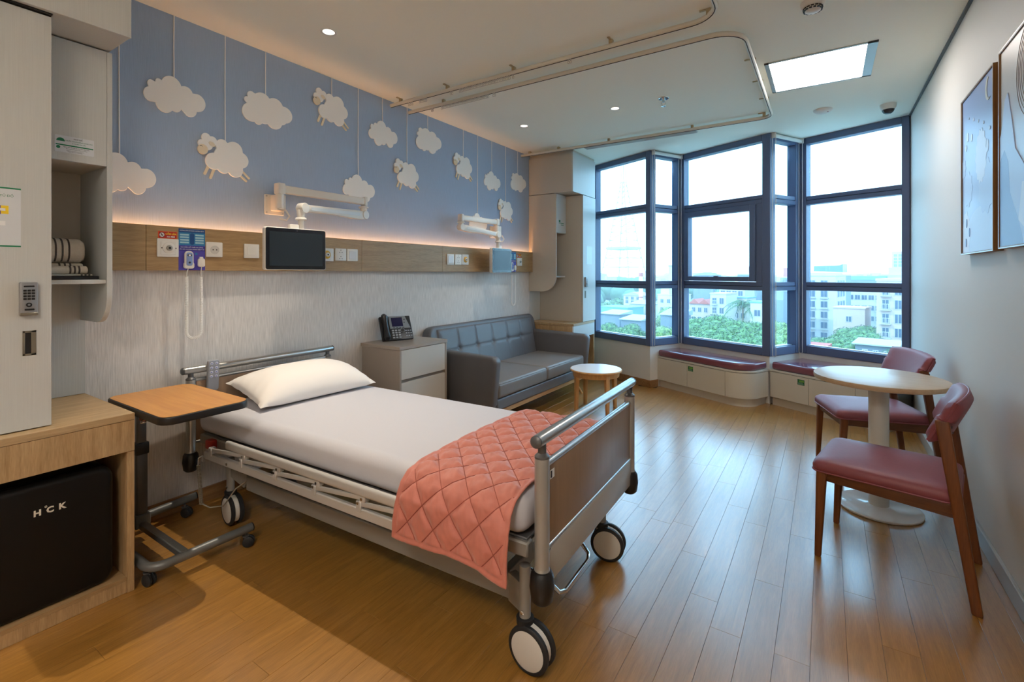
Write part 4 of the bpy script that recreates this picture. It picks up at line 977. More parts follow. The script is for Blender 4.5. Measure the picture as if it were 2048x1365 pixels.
# ---- round side table
t = thing('side_table', 'small round side table with white top and four beech legs, before the sofa', 'table', (1.15, 4.37, 0.0), world=False, rz=math.radians(8))
b = N(); lathe(b, [(.232, .376), (.246, .380), (.250, .392), (.246, .4005), (0, .4005)], 40); obj('table_edge', b, M_beech, t)
b = N(); lathe(b, [(.243, .4005), (.243, .4022), (0, .4022)], 40); obj('white_top', b, mat('white_top', '#d8dade', 0.25), t)
b = N(); lathe(b, [(.200, .335), (.222, .335), (.228, .376), (.200, .376)], 40); obj('apron', b, M_beech, t)
for k in range(4):
    a = math.radians(45 + 90 * k)
    c = bmesh.new(); bmesh.ops.create_cube(c, size=1)
    for v in c.verts:
        top = v.co.z > 0; s = .042 if top else .030; rr = .205 if top else .215
        v.co = Vector((rr + v.co.x * s, v.co.y * s, .376 if top else 0))
    _bev(c, .004, 2); b = N(); merge(b, c, RZ(a)); obj('leg', b, M_beech, t)

# ================================================================== HOSPITAL BED
M_sheet = mat('white_sheet', '#c3c3ca', 0.85, bump=0.15, scale=90)
M_pil = mat('pillow_white', '#e6e2de', 0.85, bump=0.25, scale=14)
M_walnut = wood('brown_laminate', '#86705c', '#947a64', 'z', rough=0.35, scale=1.4, fine=0.3)
BEDP = (0.10, 1.68, 0.0); BEDR = math.radians(1.9)
bed = thing('hospital_bed', 'hospital bed with brown end boards, silver rails, white mattress and large white castors', 'bed', BEDP, world=False, rz=BEDR)
def P(nm, bm, m, par=None, **k): return obj(nm, bm, m, par or bed, **k)
def endboard(x, zr, zt, zb, zboard, out):
    g = P('end_rail', (lambda b: (tube(b, [(x, -.478, zr), (x, -.47, zr), (x, .47, zr), (x, .478, zr)], [.0185, .020, .020, .0185], 18), b)[1])(N()), M_steel)
    for s in (-1, 1):
        b = N(); lathe(b, [(.0195, 0), (.0195, .006), (.014, .011), (0, .012)], 16, M=T(x, s * .478, zr) @ RX(-s * PI / 2)); obj('end_cap', b, M_dgrey, g)
        yy = s * .442
        b = N(); cyl(b, (x, yy, zb), (x, yy, zt), .0235, 18); lathe(b, [(.0235, 0), (.0255, .004), (.0235, .012)], 18, M=T(x, yy, zb)); pst = P('post', b, mat('post_silver', '#a3a3a0', 0.3, metal=0.45))
        b = N(); cyl(b, (x, yy, zt + .010), (x, yy, zr - .012), .0135, 14); lathe(b, [(.024, 0), (.024, .006), (.016, .014), (.0135, .016)], 16, M=T(x, yy, zt)); obj('rail_stem', b, M_dgrey, pst)
        b = N(); lathe(b, [(.024, 0), (.034, .010), (.0395, .05), (.036, .088), (.029, .1)], 24, M=T(x, yy, zb - .099)); lathe(b, [(.0275, .0), (.0275, .004)], 22, M=T(x, yy, zb + .0)); obj('bumper', b, M_black, pst)
    b = N(); box(b, x - .009, x + .009, -.418, .418, zboard[0], zboard[1], .003, 2); bd = P('end_board', b, M_walnut)
    b = N(); tube(b, [(x, -.42, zboard[1] + .006), (x, .42, zboard[1] + .006)], .0115, 12); obj('board_trim', b, M_steel, bd)
    b = N(); tube(b, [(x + out * .006, -.42, zboard[0]), (x + out * .006, .42, zboard[0])], .0085, 10); obj('board_trim', b, M_steel, bd)
    return bd
endboard(0.0, .797, .745, .345, (.40, .735), 1)
fb = endboard(2.172, .812, .752, .398, (.462, .718), 1)
b = N(); prism(b, [(-.425, .345), (.425, .345), (.425, .455), (.40, .462), (-.40, .462), (-.425, .44)], -.008, .014, .004, 2, M=WL(2.172)); P('foot_beam', b, mat('light_grey_paint', '#a4a19b', 0.4))
b = N(); box(b, -.405, -.375, .672, .700, .0092, .0102, M=WL(2.172)); lb = obj('asset_label', b, M_wht, fb)
b = N(); box(b, -.402, -.392, .675, .697, .0102, .0106, M=WL(2.172)); obj('label_print', b, M_ink, lb)
# mattress deck and chassis
b = N(); box(b, .06, 2.11, -.425, -.385, .405, .455, .006, 1); box(b, .06, 2.11, .385, .425, .405, .455, .006, 1)
for x in (.06, .6, 1.1, 1.6, 2.07): box(b, x, x + .04, -.39, .39, .405, .445, .004, 1)
P('deck_frame', b, M_grey)
b = N(); box(b, .07, 2.10, -.41, .41, .452, .463, .003, 1); P('deck_panel', b, M_dgrey)
for s in (-1, 1):
    yb = s * .462
    b = N(); box(b, .20, 2.0, yb - .010, yb + .010, .362, .402, .004, 1); rb = P('rail_beam', b, M_silver)
    for x in (.42, 1.62):
        b = N(); lathe(b, [(.007, 0), (.007, .003), (.004, .005)], 12, M=T(x, yb - .011 if s < 0 else yb + .011, .380) @ RX(PI / 2 * (1 if s < 0 else -1))); obj('bolt', b, M_chrome, rb)
    zr = .478
    b = N(); pr = rrect(-.012, .012, -.021, .021, .011, 4); prism(b, pr, .43, 1.86, .002, 1, M=Matrix(((0, 0, 1, 0), (1, 0, 0, yb - s * -.012), (0, 1, 0, zr), (0, 0, 0, 1)))); P('side_rail', b, M_silver)
    for k in range(6):
        x = .262 + .277 * k
        b = N(); box(b, x - .012, x + .016, yb - .014, yb + .014, .388, .432, .003, 1); cl = P('lower_clamp', b, M_silver)
        b = N(); lathe(b, [(.006, 0), (.006, .003)], 10, M=T(x + .002, yb + s * .0145, .424) @ RX(-s * PI / 2)); obj('pivot_pin', b, M_chrome, cl)
        if k > 0:
            b = N(); box(b, x + .008, x + .040, yb - .013, yb + .013, .430, .470, .003, 1); uc = P('upper_clamp', b, M_silver)
            b = N(); lathe(b, [(.006, 0), (.006, .003)], 10, M=T(x + .022, yb + s * .0135, .444) @ RX(-s * PI / 2)); obj('pivot_pin', b, M_chrome, uc)
        if k < 5:
            b = N(); bar(b, (x + .008, yb + s * .006, .420), (x + .285, yb + s * .006, .446), .010, .019, .003); P('link_bar', b, M_silver)
b = N(); box(b, .175, .235, -.455, -.41, .405, .452, .006, 2); P('release_handle', b, mat('red_handle', '#a3261d', 0.4))
b = N(); box(b, .185, .20, -.478, -.462, .345, .375, .004, 1); tube(b, [(.19, -.47, .375), (.175, -.485, .365), (.172, -.486, .33)], .004, 6); P('cable_hook', b, M_silver)
for s in (-1, 1):
    yc = s * .325
    b = N(); box(b, .36, 2.0, yc - .018, yc + .018, .185, .262, .005, 1); bar(b, (.36, yc, .224), (.26, yc + s * .03, .285), .034, .070, .004); bar(b, (1.99, yc, .228), (2.07, yc + s * .035, .228), .034, .10, .004); ch = P('chassis_beam', b, M_grey)
    b = N(); box(b, .40, 1.96, yc - .012, yc + .012, .262, .285, .003, 1); obj('beam_cover', b, M_blk_r, ch)
    for x in (.25, 2.065):
        b = N(); cyl(b, (x, s * .362, .165), (x, s * .362, .335), .0195, 16); lathe(b, [(.0195, 0), (.0185, .006), (0, .007)], 16, M=T(x, s * .362, .335)); cp = P('castor_post', b, M_grey)
        b = N(); lathe(b, [(.007, 0), (.007, .003), (.003, .005)], 12, M=T(x, s * .362 + s * .0195, .19) @ RX(-s * PI / 2)); obj('bolt', b, M_chrome, cp)
for x in (.40, 1.94): b = N(); box(b, x - .02, x + .02, -.32, .32, .195, .245, .004, 1); P('cross_beam', b, M_grey)
for x0, x1 in ((.62, .40), (1.75, 1.53)):
    for s in (-1, 1): b = N(); bar(b, (x0, s * .24, .22), (x1, s * .24, .42), .03, .05, .006); P('lift_arm', b, M_dgrey)
b = N(); box(b, .95, 1.35, -.12, .12, .24, .36, .02, 2); P('motor_housing', b, M_blk_r)
def castor(x, y, ang, off):
    c = bpy.data.objects.new('castor', None); link(c); c.parent = bed; INV[c.name] = None
    c.location = (x, y, 0); c.rotation_euler = (0, 0, ang)     # local y is the axle
    b = N(); lathe(b, [(.024, .143), (.029, .146), (.030, .166), (.024, .169)], 20); obj('collar', b, M_blk_r, c)
    b = N()
    pr = [(-.022, .150), (.026, .150)] + [(off + .069 * math.cos(a), .078 + .069 * math.sin(a)) for a in [math.radians(75 - 125 * i / 8) * (1 if off > 0 else 1) for i in range(9)]] + [(off + .02, .06), (off - .03, .09), (-.024, .125)]
    prism(b, pr, -.0115, .0115, .003, 1, M=Matrix(((1, 0, 0, 0), (0, 0, -1, 0), (0, 1, 0, 0), (0, 0, 0, 1)))); lathe(b, [(.022, .120), (.024, .143)], 18); obj('fork', b, M_white, c)
    for s in (-1, 1):
        Mw = T(off, s * .0125, .078) @ RX(-s * PI / 2)
        b = N(); lathe(b, [(.050, .001), (.070, .0), (.0775, .004), (.0775, .014), (.072, .019), (.064, .0195), (.062, .017)], 36, M=Mw); ty = obj('tyre', b, M_blk_r, c)
        b = N(); lathe(b, [(.063, .004), (.063, .0185), (.055, .0215), (0, .0225)], 32, M=Mw); obj('wheel_disc', b, mat('disc_white', '#cfccc6', 0.4), ty)
castor(2.065, -.362, math.radians(-4), .028)
castor(2.065, .362, math.radians(8), .030)
castor(.25, -.362, math.radians(-8), .028)
castor(.25, .362, math.radians(-30), -.028)
b = N(); tube(b, [(1.98, -.20, .22), (2.07, -.20, .20), (2.11, -.19, .165), (2.12, -.16, .158), (2.12, .06, .158), (2.11, .09, .168), (2.07, .10, .20), (1.98, .10, .22)], .0085, 10); P('brake_pedal', b, M_chrome)
# coiled mains lead hanging at the head end
pts = []
for i in range(30 * 6 + 1):
    f = i / (30 * 6); a = 2 * PI * i / 6; pts.append((.178 + .03 * f + .008 * math.cos(a), -.488 + .008 * math.sin(a), .335 - .20 * f))
b = N(); tube(b, pts, .0022, 5); tube(b, [(.208, -.485, .136), (.235, -.46, .112), (.29, -.42, .118), (.33, -.38, .20), (.40, -.30, .27)], .0038, 6); P('coiled_cable', b, mat('cable_beige', '#8c8271', 0.5))
b = N(); box(b, .055, 2.105, -.438, .438, .466, .602, .052, 6); P('mattress', b, M_sheet, smooth=80)

# pillow
t = thing('pillow', 'plump white pillow lying at the head of the bed', 'pillow', (0.395, 1.745, 0.605), world=False, rz=math.radians(-3))
tm = bmesh.new(); n1, n2 = 40, 64
def pil(u, v, s):
    e = max(0, 1 - abs(u) ** 2.4) ** .55 * max(0, 1 - abs(v) ** 2.8) ** .55
    x = .205 * u * (1 - .07 * (1 - v * v)) ; y = .365 * v * (1 - .05 * (1 - u * u))
    wr = .006 * math.sin(9 * v + 4 * u) * (abs(v) ** 2) * e + .004 * math.sin(17 * (u + v)) * max(0, abs(v) - .55)
    h = (.118 if s > 0 else -.050) * e + wr
    return (x, y, h)
for s in (1, -1):
    g = [[tm.verts.new(pil(-1 + 2 * i / n1, -1 + 2 * j / n2, s)) for j in range(n2 + 1)] for i in range(n1 + 1)]
    for i in range(n1):
        for j in range(n2):
            q = (g[i][j], g[i + 1][j], g[i + 1][j + 1], g[i][j + 1]); tm.faces.new(q if s > 0 else q[::-1])
bmesh.ops.remove_doubles(tm, verts=tm.verts, dist=1e-4)
b = N(); merge(b, tm, T(0, 0, .062) @ RY(math.radians(11))); obj('pillowcase', b, M_pil, t, smooth=80)

# quilted bed runner
t = thing('quilt', 'salmon pink diamond-quilted runner draped over the foot of the bed', 'blanket', BEDP, world=False, rz=BEDR)
M_q = mat('salmon_quilt', '#c07363', 0.62, noise=0.05, scale=40, bump=0.35)
M_q.node_tree.nodes['Principled BSDF'].inputs['Sheen Weight'].default_value = 0.3
path = [(-.520, .385), (-.516, .44), (-.512, .49), (-.505, .525), (-.485, .566), (-.45, .597), (-.40, .611), (-.30, .6135), (.30, .6135), (.40, .611), (.45, .598), (.478, .565), (.492, .52), (.50, .47), (.505, .38)]
sl = [0]
for a, c in zip(path, path[1:]): sl.append(sl[-1] + math.dist(a, c))
def on_path(s):
    s = max(0, min(sl[-1], s)); k = 0
    while k < len(sl) - 2 and sl[k + 1] < s: k += 1
    f = (s - sl[k]) / (sl[k + 1] - sl[k]); a, c = path[k], path[k + 1]
    dy, dz = c[0] - a[0], c[1] - a[1]; l = math.hypot(dy, dz)
    return a[0] + dy * f, a[1] + dz * f, -dz / l, dy / l
TOT = sl[-1]; qa, qb = 96, 300; QW = .465
from mathutils import noise as mnoise
def q_puff(a, s):
    p_, q_ = (a / .118 + s / .135), (a / .118 - s / .135)
    d = min(abs(p_ - round(p_)), abs(q_ - round(q_))) * .118 * .7
    hem = min(a, QW - a, s, TOT - s)
    h = .0125 * (1 - math.exp(-(d / .013) ** 1.5))
    h += (.0034 * mnoise.noise(Vector((a * 42, s * 30, 1.7))) + .0030 * mnoise.noise(Vector((a * 95 + s * 40, s * 26, 5.2)))) * min(1, d / .012)
    if hem < .020: h = h * .35 + .004 * (1 - math.exp(-(abs(hem - .014) / .004) ** 2))
    return h
tm = bmesh.new(); rows = []
for j in range(qb + 1):
    s = TOT * j / qb; row = []
    for i in range(qa + 1):
        a = QW * i / qa
        drop = max(0.0, .26 - s) / .26; dropf = max(0.0, s - (TOT - .26)) / .26
        # the near hem hangs a little skewed and wavy
        y, z, ny, nz = on_path(s)
        h = q_puff(a, s)
        wob = drop ** 1.5 * (.006 * math.sin(a * 21 + .6) + .004 * math.sin(a * 9))
        x = 1.612 + a + .030 * drop * (a / QW) - .012 * drop - .010 * dropf + .006 * math.sin(s * 7)
        zz = z - drop ** 2 * (.010 * math.sin(a * 15 + 1) + .012 * (a / QW))
        row.append(tm.verts.new((x, y + ny * h + wob, zz + nz * h)))
    rows.append(row)
for j in range(qb):
    for i in range(qa): tm.faces.new((rows[j][i], rows[j][i + 1], rows[j + 1][i + 1], rows[j + 1][i]))
b = N(); merge(b, tm); q = obj('quilted_cloth', b, M_q, t, smooth=80)
md = q.modifiers.new('thickness', 'SOLIDIFY'); md.thickness = .006; md.offset = -1
# stitching
stp = []
b = N()
for fam in (1, -1):
    for k in range(-14, 24):
        run = []
        for j in range(0, 141):
            s = TOT * j / 140; a = (k - fam * s / .135) * .118
            if .014 < a < QW - .014 and .012 < s < TOT - .012:
                jj = s / TOT * qb; ii = a / QW * qa; J, I = int(jj), int(ii); J = min(J, qb - 1); I = min(I, qa - 1)
                fj, fi = jj - J, ii - I
                y, z, ny, nz = on_path(s)
                drop = max(0.0, .26 - s) / .26; dropf = max(0.0, s - (TOT - .26)) / .26; h = q_puff(a, s) + .0012
                wob = drop ** 1.5 * (.006 * math.sin(a * 21 + .6) + .004 * math.sin(a * 9))
                x = 1.612 + a + .030 * drop * (a / QW) - .012 * drop - .010 * dropf + .006 * math.sin(s * 7)
                zz = z - drop ** 2 * (.010 * math.sin(a * 15 + 1) + .012 * (a / QW))
                run.append((x, y + ny * h + wob, zz + nz * h))
            else:
                if len(run) > 2: tube(b, run, .0014, 4, caps=False)
                run = []
        if len(run) > 2: tube(b, run, .0014, 4, caps=False)
o = obj('stitching', b, mat('stitch_red', '#93493a', 0.7), t); o['kind'] = 'stuff'

# bed remote on the head rail
t = thing('bed_remote', 'grey bed remote with eight round buttons hanging on the head rail', 'remote', (0.135, 1.322, 0.68))
RM = WL(0.128, 1.321, 0.0) @ RZ(math.radians(-1.5))
b = N(); prism(b, rrect(-.030, .030, .672, .842, .013, 5), 0, .020, .004, 2, M=RM); bd = obj('body', b, mat('remote_grey', '#9ea1a8', 0.35), t)
b = N(); prism(b, rrect(-.027, .027, .676, .838, .011, 5), .0195, .0212, M=RM); obj('face', b, mat('remote_face', '#8a8e98', 0.4), bd)
for r in range(4):
    for c in range(2):
        b = N(); lathe(b, [(.0085, .0208), (.0085, .0225), (.006, .0235)], 14, M=RM @ T(-.013 + .026 * c, .823 - .024 * r, 0)); k = obj('button', b, mat('remote_button', '#b9bcc9', 0.4), bd)
        b = N(); box(b, -.004, .004, -.002, .002, .0234, .0242, M=RM @ T(-.013 + .026 * c, .823 - .024 * r, 0)); obj('button_mark', b, mat('button_blue', '#5560b0', 0.5), bd)
b = N(); box(b, -.012, .012, .775, .81, -.022, .0, .003, 1, M=RM); obj('hook', b, M_black, t)

# ================================================================== OVERBED TABLE
M_obt = wood('honey_table_top', '#b97d3a', '#cd9349', 'x', rough=0.35, scale=1.6, fine=0.3)
t = thing('overbed_table', 'wheeled overbed table with honey wood top, black edge and dark grey frame', 'table', (0.40, 1.05, 0.0))
b = N(); prism(b, rrect(.212, .832, .832, 1.190, .055, 7), .718, .750, .005, 2); obj('black_edge', b, M_black, t)
b = N(); prism(b, rrect(.219, .825, .839, 1.183, .050, 7), .7502, .7515); obj('top_panel', b, M_obt, t)
b = N(); box(b, .155, .195, .965, 1.012, .085, .44, .006, 2); obj('column', b, M_dgrey, t)
b = N(); box(b, .159, .191, .969, 1.008, .44, .715, .004, 2); obj('inner_column', b, M_dgrey, t)
b = N(); box(b, .150, .200, .960, 1.017, .43, .49, .006, 2); obj('column_collar', b, M_black, t)
b = N(); box(b, .16, .55, .96, 1.02, .700, .717, .003, 1); obj('top_bracket', b, M_dgrey, t)
b = N(); tube(b, [(.60, .862, .709), (.60, .845, .704), (.612, .838, .696), (.624, .845, .700), (.624, .862, .709)], .0032, 6); obj('release_ring', b, M_chrome, t)
b = N(); box(b, .555, .585, .85, .90, .694, .717, .003, 1); obj('release_lever', b, mat('rust_lever', '#7c3b26', 0.5), t)
zf = .083
pts = [(.075, 1.28, zf), (.105, .93, zf)] + [(.165 - .06 * math.cos(a), .91 - .055 * math.sin(a), zf) for a in [PI / 2 * i / 5 for i in range(1, 6)]] + [(.60 + .062 * math.sin(a), .917 - .062 * math.cos(a), zf) for a in [PI / 2 * i / 6 for i in range(7)]] + [(.666, 1.275, zf)]
b = N(); tube(b, pts, .0195, 12); obj('base_frame', b, mat('base_grey', '#6f7171', 0.4, metal=0.3), t)
b = N(); box(b, .12, .652, .972, 1.005, .066, .098, .004, 1); box(b, .145, .205, .955, 1.022, .07, .135, .005, 1); obj('cross_bar', b, MATS['base_grey'], t)
for x, y in ((.075, 1.28), (.666, 1.275)):
    b = N(); lathe(b, [(.0198, 0), (.0198, .005), (.012, .008)], 14, M=T(x, y - .001, zf) @ RX(-PI / 2)); obj('end_plug', b, M_black, t)
for x, y, a in ((.10, 1.215, .5), (.668, 1.245, .9), (.605, .862, .3), (.19, .866, -.4)):
    c = bpy.data.objects.new('castor', None); link(c); c.parent = t; INV[c.name] = INV[t.name]
    Mc = T(x, y, 0) @ RZ(a)
    b = N(); cyl(b, (0, 0, .045), (0, 0, .068), .006, 10, M=Mc); lathe(b, [(.014, .048), (.016, .056)], 14, M=Mc); obj('stem', b, M_dgrey, c)
    for s in (-1, 1):
        b = N(); lathe(b, [(.020, 0), (.0255, .003), (.0255, .012), (.020, .016), (0, .017)], 22, M=Mc @ T(.012, s * .003, .0256) @ RX(-s * PI / 2)); obj('wheel', b, M_blk_r, c)
    b = N(); box(b, -.012, .02, -.005, .005, .02, .052, .003, 1, M=Mc); obj('hood', b, M_black, c)

# ================================================================== ROUND TABLE AND CHAIRS
t = thing('round_table', 'round oak-topped table on a white column and white disc base', 'table', (3.28, 3.415, 0.0), world=False)
b = N(); lathe(b, [(.300, .716), (.312, .720), (.315, .732), (.312, .744), (.306, .7462), (0, .7462)], 64); obj('table_top', b, wood('oak_table_top', '#b59a78', '#c8b293', 'x', rough=0.3, scale=2.0), t)
M_wm = mat('white_metal', '#d2d2cc', 0.25)
b = N(); cyl(b, (0, 0, .018), (0, 0, .700), .048, 28); obj('column', b, M_wm, t)
b = N(); lathe(b, [(.13, .700), (.13, .715)], 24); obj('top_plate', b, M_wm, t)
b = N(); lathe(b, [(.196, 0), (.200, .004), (.200, .011), (.194, .015), (.06, .017), (.05, .022), (0, .022)], 48); obj('base_disc', b, mat('white_gloss', '#e8e8e6', 0.12), t)

M_red = mat('mulberry_upholstery', '#86454d', 0.50, noise=0.04, scale=60, bump=0.2)
M_walch = wood('walnut_chair', '#5a3016', '#7c4722', 'z', rough=0.38, scale=2.2)
M_walrl = wood('walnut_rail', '#4c2b17', '#6a3f22', 'x', rough=0.4, scale=2.2)
def leg_bm(p0, p1, s0, s1, yaw=0):
    """Tapered square leg from p0 (floor) to p1."""
    t_ = bmesh.new(); bmesh.ops.create_cube(t_, size=1)
    for v in t_.verts:
        top = v.co.z > 0; s = s1 if top else s0; p = p1 if top else p0
        v.co = Vector((p[0] + v.co.x * s[0], p[1] + v.co.y * s[1], p[2]))
    _bev(t_, .007, 3); b = N(); merge(b, t_); return b
def make_chair(label, loc, rz):
    """Front is local +x."""
    t = thing('dining_chair', label, 'chair', loc, world=False, rz=rz, group='mulberry chairs around the round table')
    for s in (-1, 1):
        obj('leg', leg_bm((.268, s * .205, 0), (.250, s * .212, .415), (.026, .026), (.042, .036)), M_walch, t)
        obj('leg', leg_bm((-.272, s * .236, 0), (-.168, s * .220, .735), (.034, .026), (.046, .030)), M_walch, t)
        b = N(); bar(b, (.245, s * .207, .392), (-.215, s * .222, .378), .022, .055, .005); obj('side_rail', b, M_walrl, t)
    b = N(); box(b, .236, .260, -.20, .20, .352, .405, .005, 1); obj('front_rail', b, M_walrl, t)
    b = N(); box(b, -.215, -.19, -.21, .21, .352, .405, .005, 1); obj('rear_rail', b, M_walrl, t)
    # seat: rounded trapezoid pad, crowned
    out = []
    def corner(cx, cy, r, a0, a1): out.extend([(cx + r * math.cos(math.radians(a0 + (a1 - a0) * i / 8)), cy + r * math.sin(math.radians(a0 + (a1 - a0) * i / 8))) for i in range(9)])
    corner(.245, .190, .045, 0, 80); corner(-.165, .175, .060, 95, 180); corner(-.165, -.175, .060, 180, 265); corner(.245, -.190, .045, 280, 360)
    tm = bmesh.new(); prev = None; levels = [(.955, .402), (1.0, .412), (1.005, .430), (.985, .447), (.93, .457), (.80, .463), (.55, .467), (.2, .468)]
    for sc, z in levels:
        ring = [tm.verts.new((u * sc + .02 * (1 - sc), v * sc, z)) for u, v in out]
        if prev:
            for i in range(len(ring)): tm.faces.new((prev[i], prev[(i + 1) % len(ring)], ring[(i + 1) % len(ring)], ring[i]))
        else: tm.faces.new(list(reversed(ring)))
        prev = ring
    tm.faces.new(prev); b = N(); merge(b, tm); st = obj('seat', b, M_red, t, smooth=60)
    b = N(); tube(b, [(u * 1.004, v * 1.004, .409) for u, v in out], .0035, 6, closed=True); obj('seat_piping', b, M_red, st)
    # backrest: curved padded board leaning back, thinner towards the top
    tm = bmesh.new(); n1, n2 = 28, 10; half = .245
    def bp(i, j, side):
        v = -1 + 2 * i / n1; f = j / n2
        y = v * half * (1 - .10 * abs(2 * f - 1) ** 3 * (1 if True else 0))
        y = v * (half - .03 * (1 - f))
        z = .628 + .198 * f - .012 * abs(v) ** 3 * (1 if f > .5 else -1)
        xc = -.158 - .086 * f + .032 * v * v
        e = (max(0, 1 - abs(v) ** 16) ** .5) * (max(0, 1 - abs(2 * f - 1) ** 8) ** .5)
        th = .020 * e + .007
        return (xc + side * th, y, z + side * th * .45)
    for side in (1, -1):
        g = [[tm.verts.new(bp(i, j, side)) for j in range(n2 + 1)] for i in range(n1 + 1)]
        for i in range(n1):
            for j in range(n2):
                q = (g[i][j], g[i + 1][j], g[i + 1][j + 1], g[i][j + 1]); tm.faces.new(q if side > 0 else q[::-1])
        if side > 0: g0 = g
    per = lambda g: [g[i][0] for i in range(n1 + 1)] + [g[n1][j] for j in range(1, n2 + 1)] + [g[i][n2] for i in range(n1 - 1, -1, -1)] + [g[0][j] for j in range(n2 - 1, 0, -1)]
    A, B_ = per(g0), per(g)
    for i in range(len(A)): tm.faces.new((A[i], B_[i], B_[(i + 1) % len(A)], A[(i + 1) % len(A)]))
    bmesh.ops.recalc_face_normals(tm, faces=tm.faces)
    b = N(); merge(b, tm); bk = obj('backrest', b, M_red, t, smooth=50)
    b = N(); tube(b, [bp(i, j, -.3) for i, j in [(i, 0) for i in range(n1 + 1)] + [(n1, j) for j in range(1, n2 + 1)] + [(i, n2) for i in range(n1 - 1, -1, -1)] + [(0, j) for j in range(n2 - 1, 0, -1)]], .0042, 6, closed=True); obj('back_piping', b, M_red, bk)
    for s in (-1, 1):
        for z, x in ((.712, -.196), (.690, -.199)): b = N(); lathe(b, [(.005, 0), (.005, .0025), (.002, .003)], 10, M=T(x - .001, s * .220, z) @ RY(-PI / 2)); obj('screw', b, M_black, t)
    return t
ch = make_chair('mulberry chair before the round table, its back next to the wall with pictures', (3.300, 2.830, 0), math.radians(169))
copy_thing(ch, 'dining_chair', (3.300, 3.985, 0), math.radians(198), 'dark-legged mulberry chair behind the round table, close to the window bench')

# ================================================================== WINDOW BENCHES
M_bench = mat('bench_white', '#c9c3b6', 0.42)
M_cush = mat('wine_leatherette', '#7a4450', 0.24, bump=0.02, scale=120)
def arcpoly(p0, corner, p1, r, n=8):
    a = (Vector(p0) - Vector(corner)).normalized(); c = (Vector(p1) - Vector(corner)).normalized()
    ang = a.angle(c); d = r / math.tan(ang / 2); A = Vector(corner) + a * d; C = Vector(corner) + c * d
    bis = (a + c).normalized(); ctr = Vector(corner) + bis * (r / math.sin(ang / 2))
    a0 = math.atan2(A.y - ctr.y, A.x - ctr.x); a1 = math.atan2(C.y - ctr.y, C.x - ctr.x)
    while a1 - a0 > PI: a1 -= 2 * PI
    while a1 - a0 < -PI: a1 += 2 * PI
    return [(ctr.x + r * math.cos(a0 + (a1 - a0) * i / n), ctr.y + r * math.sin(a0 + (a1 - a0) * i / n)) for i in range(n + 1)]
def shrink(poly, d):
    n = len(poly); ar = sum(poly[i][0] * poly[(i + 1) % n][1] - poly[(i + 1) % n][0] * poly[i][1] for i in range(n)); sg = 1 if ar > 0 else -1; out = []
    for i in range(n):
        p0, p1, p2 = Vector(poly[i - 1]), Vector(poly[i]), Vector(poly[(i + 1) % n])
        e1 = (p1 - p0).normalized(); e2 = (p2 - p1).normalized(); n1 = Vector((-e1.y, e1.x)) * sg; n2 = Vector((-e2.y, e2.x)) * sg
        m = (n1 + n2); m = m / max(.2, m.length_squared) * 2; out.append((p1.x + m.x * d, p1.y + m.y * d))
    return out
def sticker(par, M, u, z0, w_=.066, h_=.052):
    b = N(); box(b, u, u + w_, -.0165, -.0155, z0, z0 + h_, M=M); s = obj('green_sticker', b, mat('sticker_green', '#17603f', 0.4), par)
    b = N(); box(b, u + .014, u + w_ - .004, -.0170, -.0165, z0 + .028, z0 + .044, M=M); obj('print_block', b, mat('sticker_lime', '#6ea23f', 0.4), s)
    b = N()
    for k, v in enumerate((.004, .011, .019)): box(b, u + .005, u + w_ - .005 - .006 * k, -.0170, -.0165, z0 + v, z0 + v + .003, M=M)
    obj('print_lines', b, mat('sticker_pale', '#8fb79b', 0.4), s)
def bench(label, poly, front, doors, rounded_panel, stick, cush_label, cpoly):
    c = [sum(p[i] for p in poly) / len(poly) for i in (0, 1)]
    t = thing('storage_bench', label, 'bench', (c[0], c[1], 0), group='window benches')
    b = N(); prism(b, shrink(poly, .018), 0.0, .082, 0); obj('plinth', b, M_bench, t)
    b = N(); prism(b, shrink(poly, .002), .0825, .338, 0); obj('carcass', b, mat('bench_carcass', '#5f5a51', 0.6), t)  # carcass coloured dark so the door gaps look shaded
    b = N(); prism(b, shrink(poly, -.014), .342, .358, .001, 1); obj('bench_top', b, M_bench, t)
    M = along(*front)
    for i, (a0, a1) in enumerate(doors):
        b = N(); box(b, a0 + .0018, a1 - .0018, -.0155, -.0005, .084, .336, .001, 1, M=M); d = obj('door', b, M_bench, t)
        if i == stick[0]: sticker(d, M, stick[1], .262)
    if rounded_panel:
        inner = rounded_panel; outer = [(p.x, p.y) for p in [Vector(q) for q in rounded_panel]]
        off = []
        for i, q in enumerate(inner):
            a = Vector(inner[max(0, i - 1)]); c2 = Vector(inner[min(len(inner) - 1, i + 1)]); d = (c2 - a).normalized(); nn = Vector((d.y, -d.x)); off.append((q[0] + nn.x * .0145, q[1] + nn.y * .0145))
        b = N(); prism(b, list(inner) + list(reversed(off)), .084, .336, 0); obj('curved_panel', b, M_bench, t)
    t2 = thing('seat_cushion', cush_label, 'cushion', (c[0], c[1], .3582), group='bench cushions')
    M_cush.node_tree.nodes['Principled BSDF'].inputs['Coat Weight'].default_value = 0.6
    b = N(); prism(b, cpoly, .3585, .434, .022, 5, clamp=False); cu = obj('cushion_cover', b, M_cush, t2)
A1 = (1.368, 5.675); C1 = (2.378, 5.160); E1 = (2.541, 5.516)
crn = arcpoly(A1, C1, E1, .20)
poly1 = [A1] + crn + [E1, W3, W2]
poly1 = [A1] + crn + [(2.536, 5.520), (1.562, 5.975)]
Ld = math.dist(A1, crn[0])
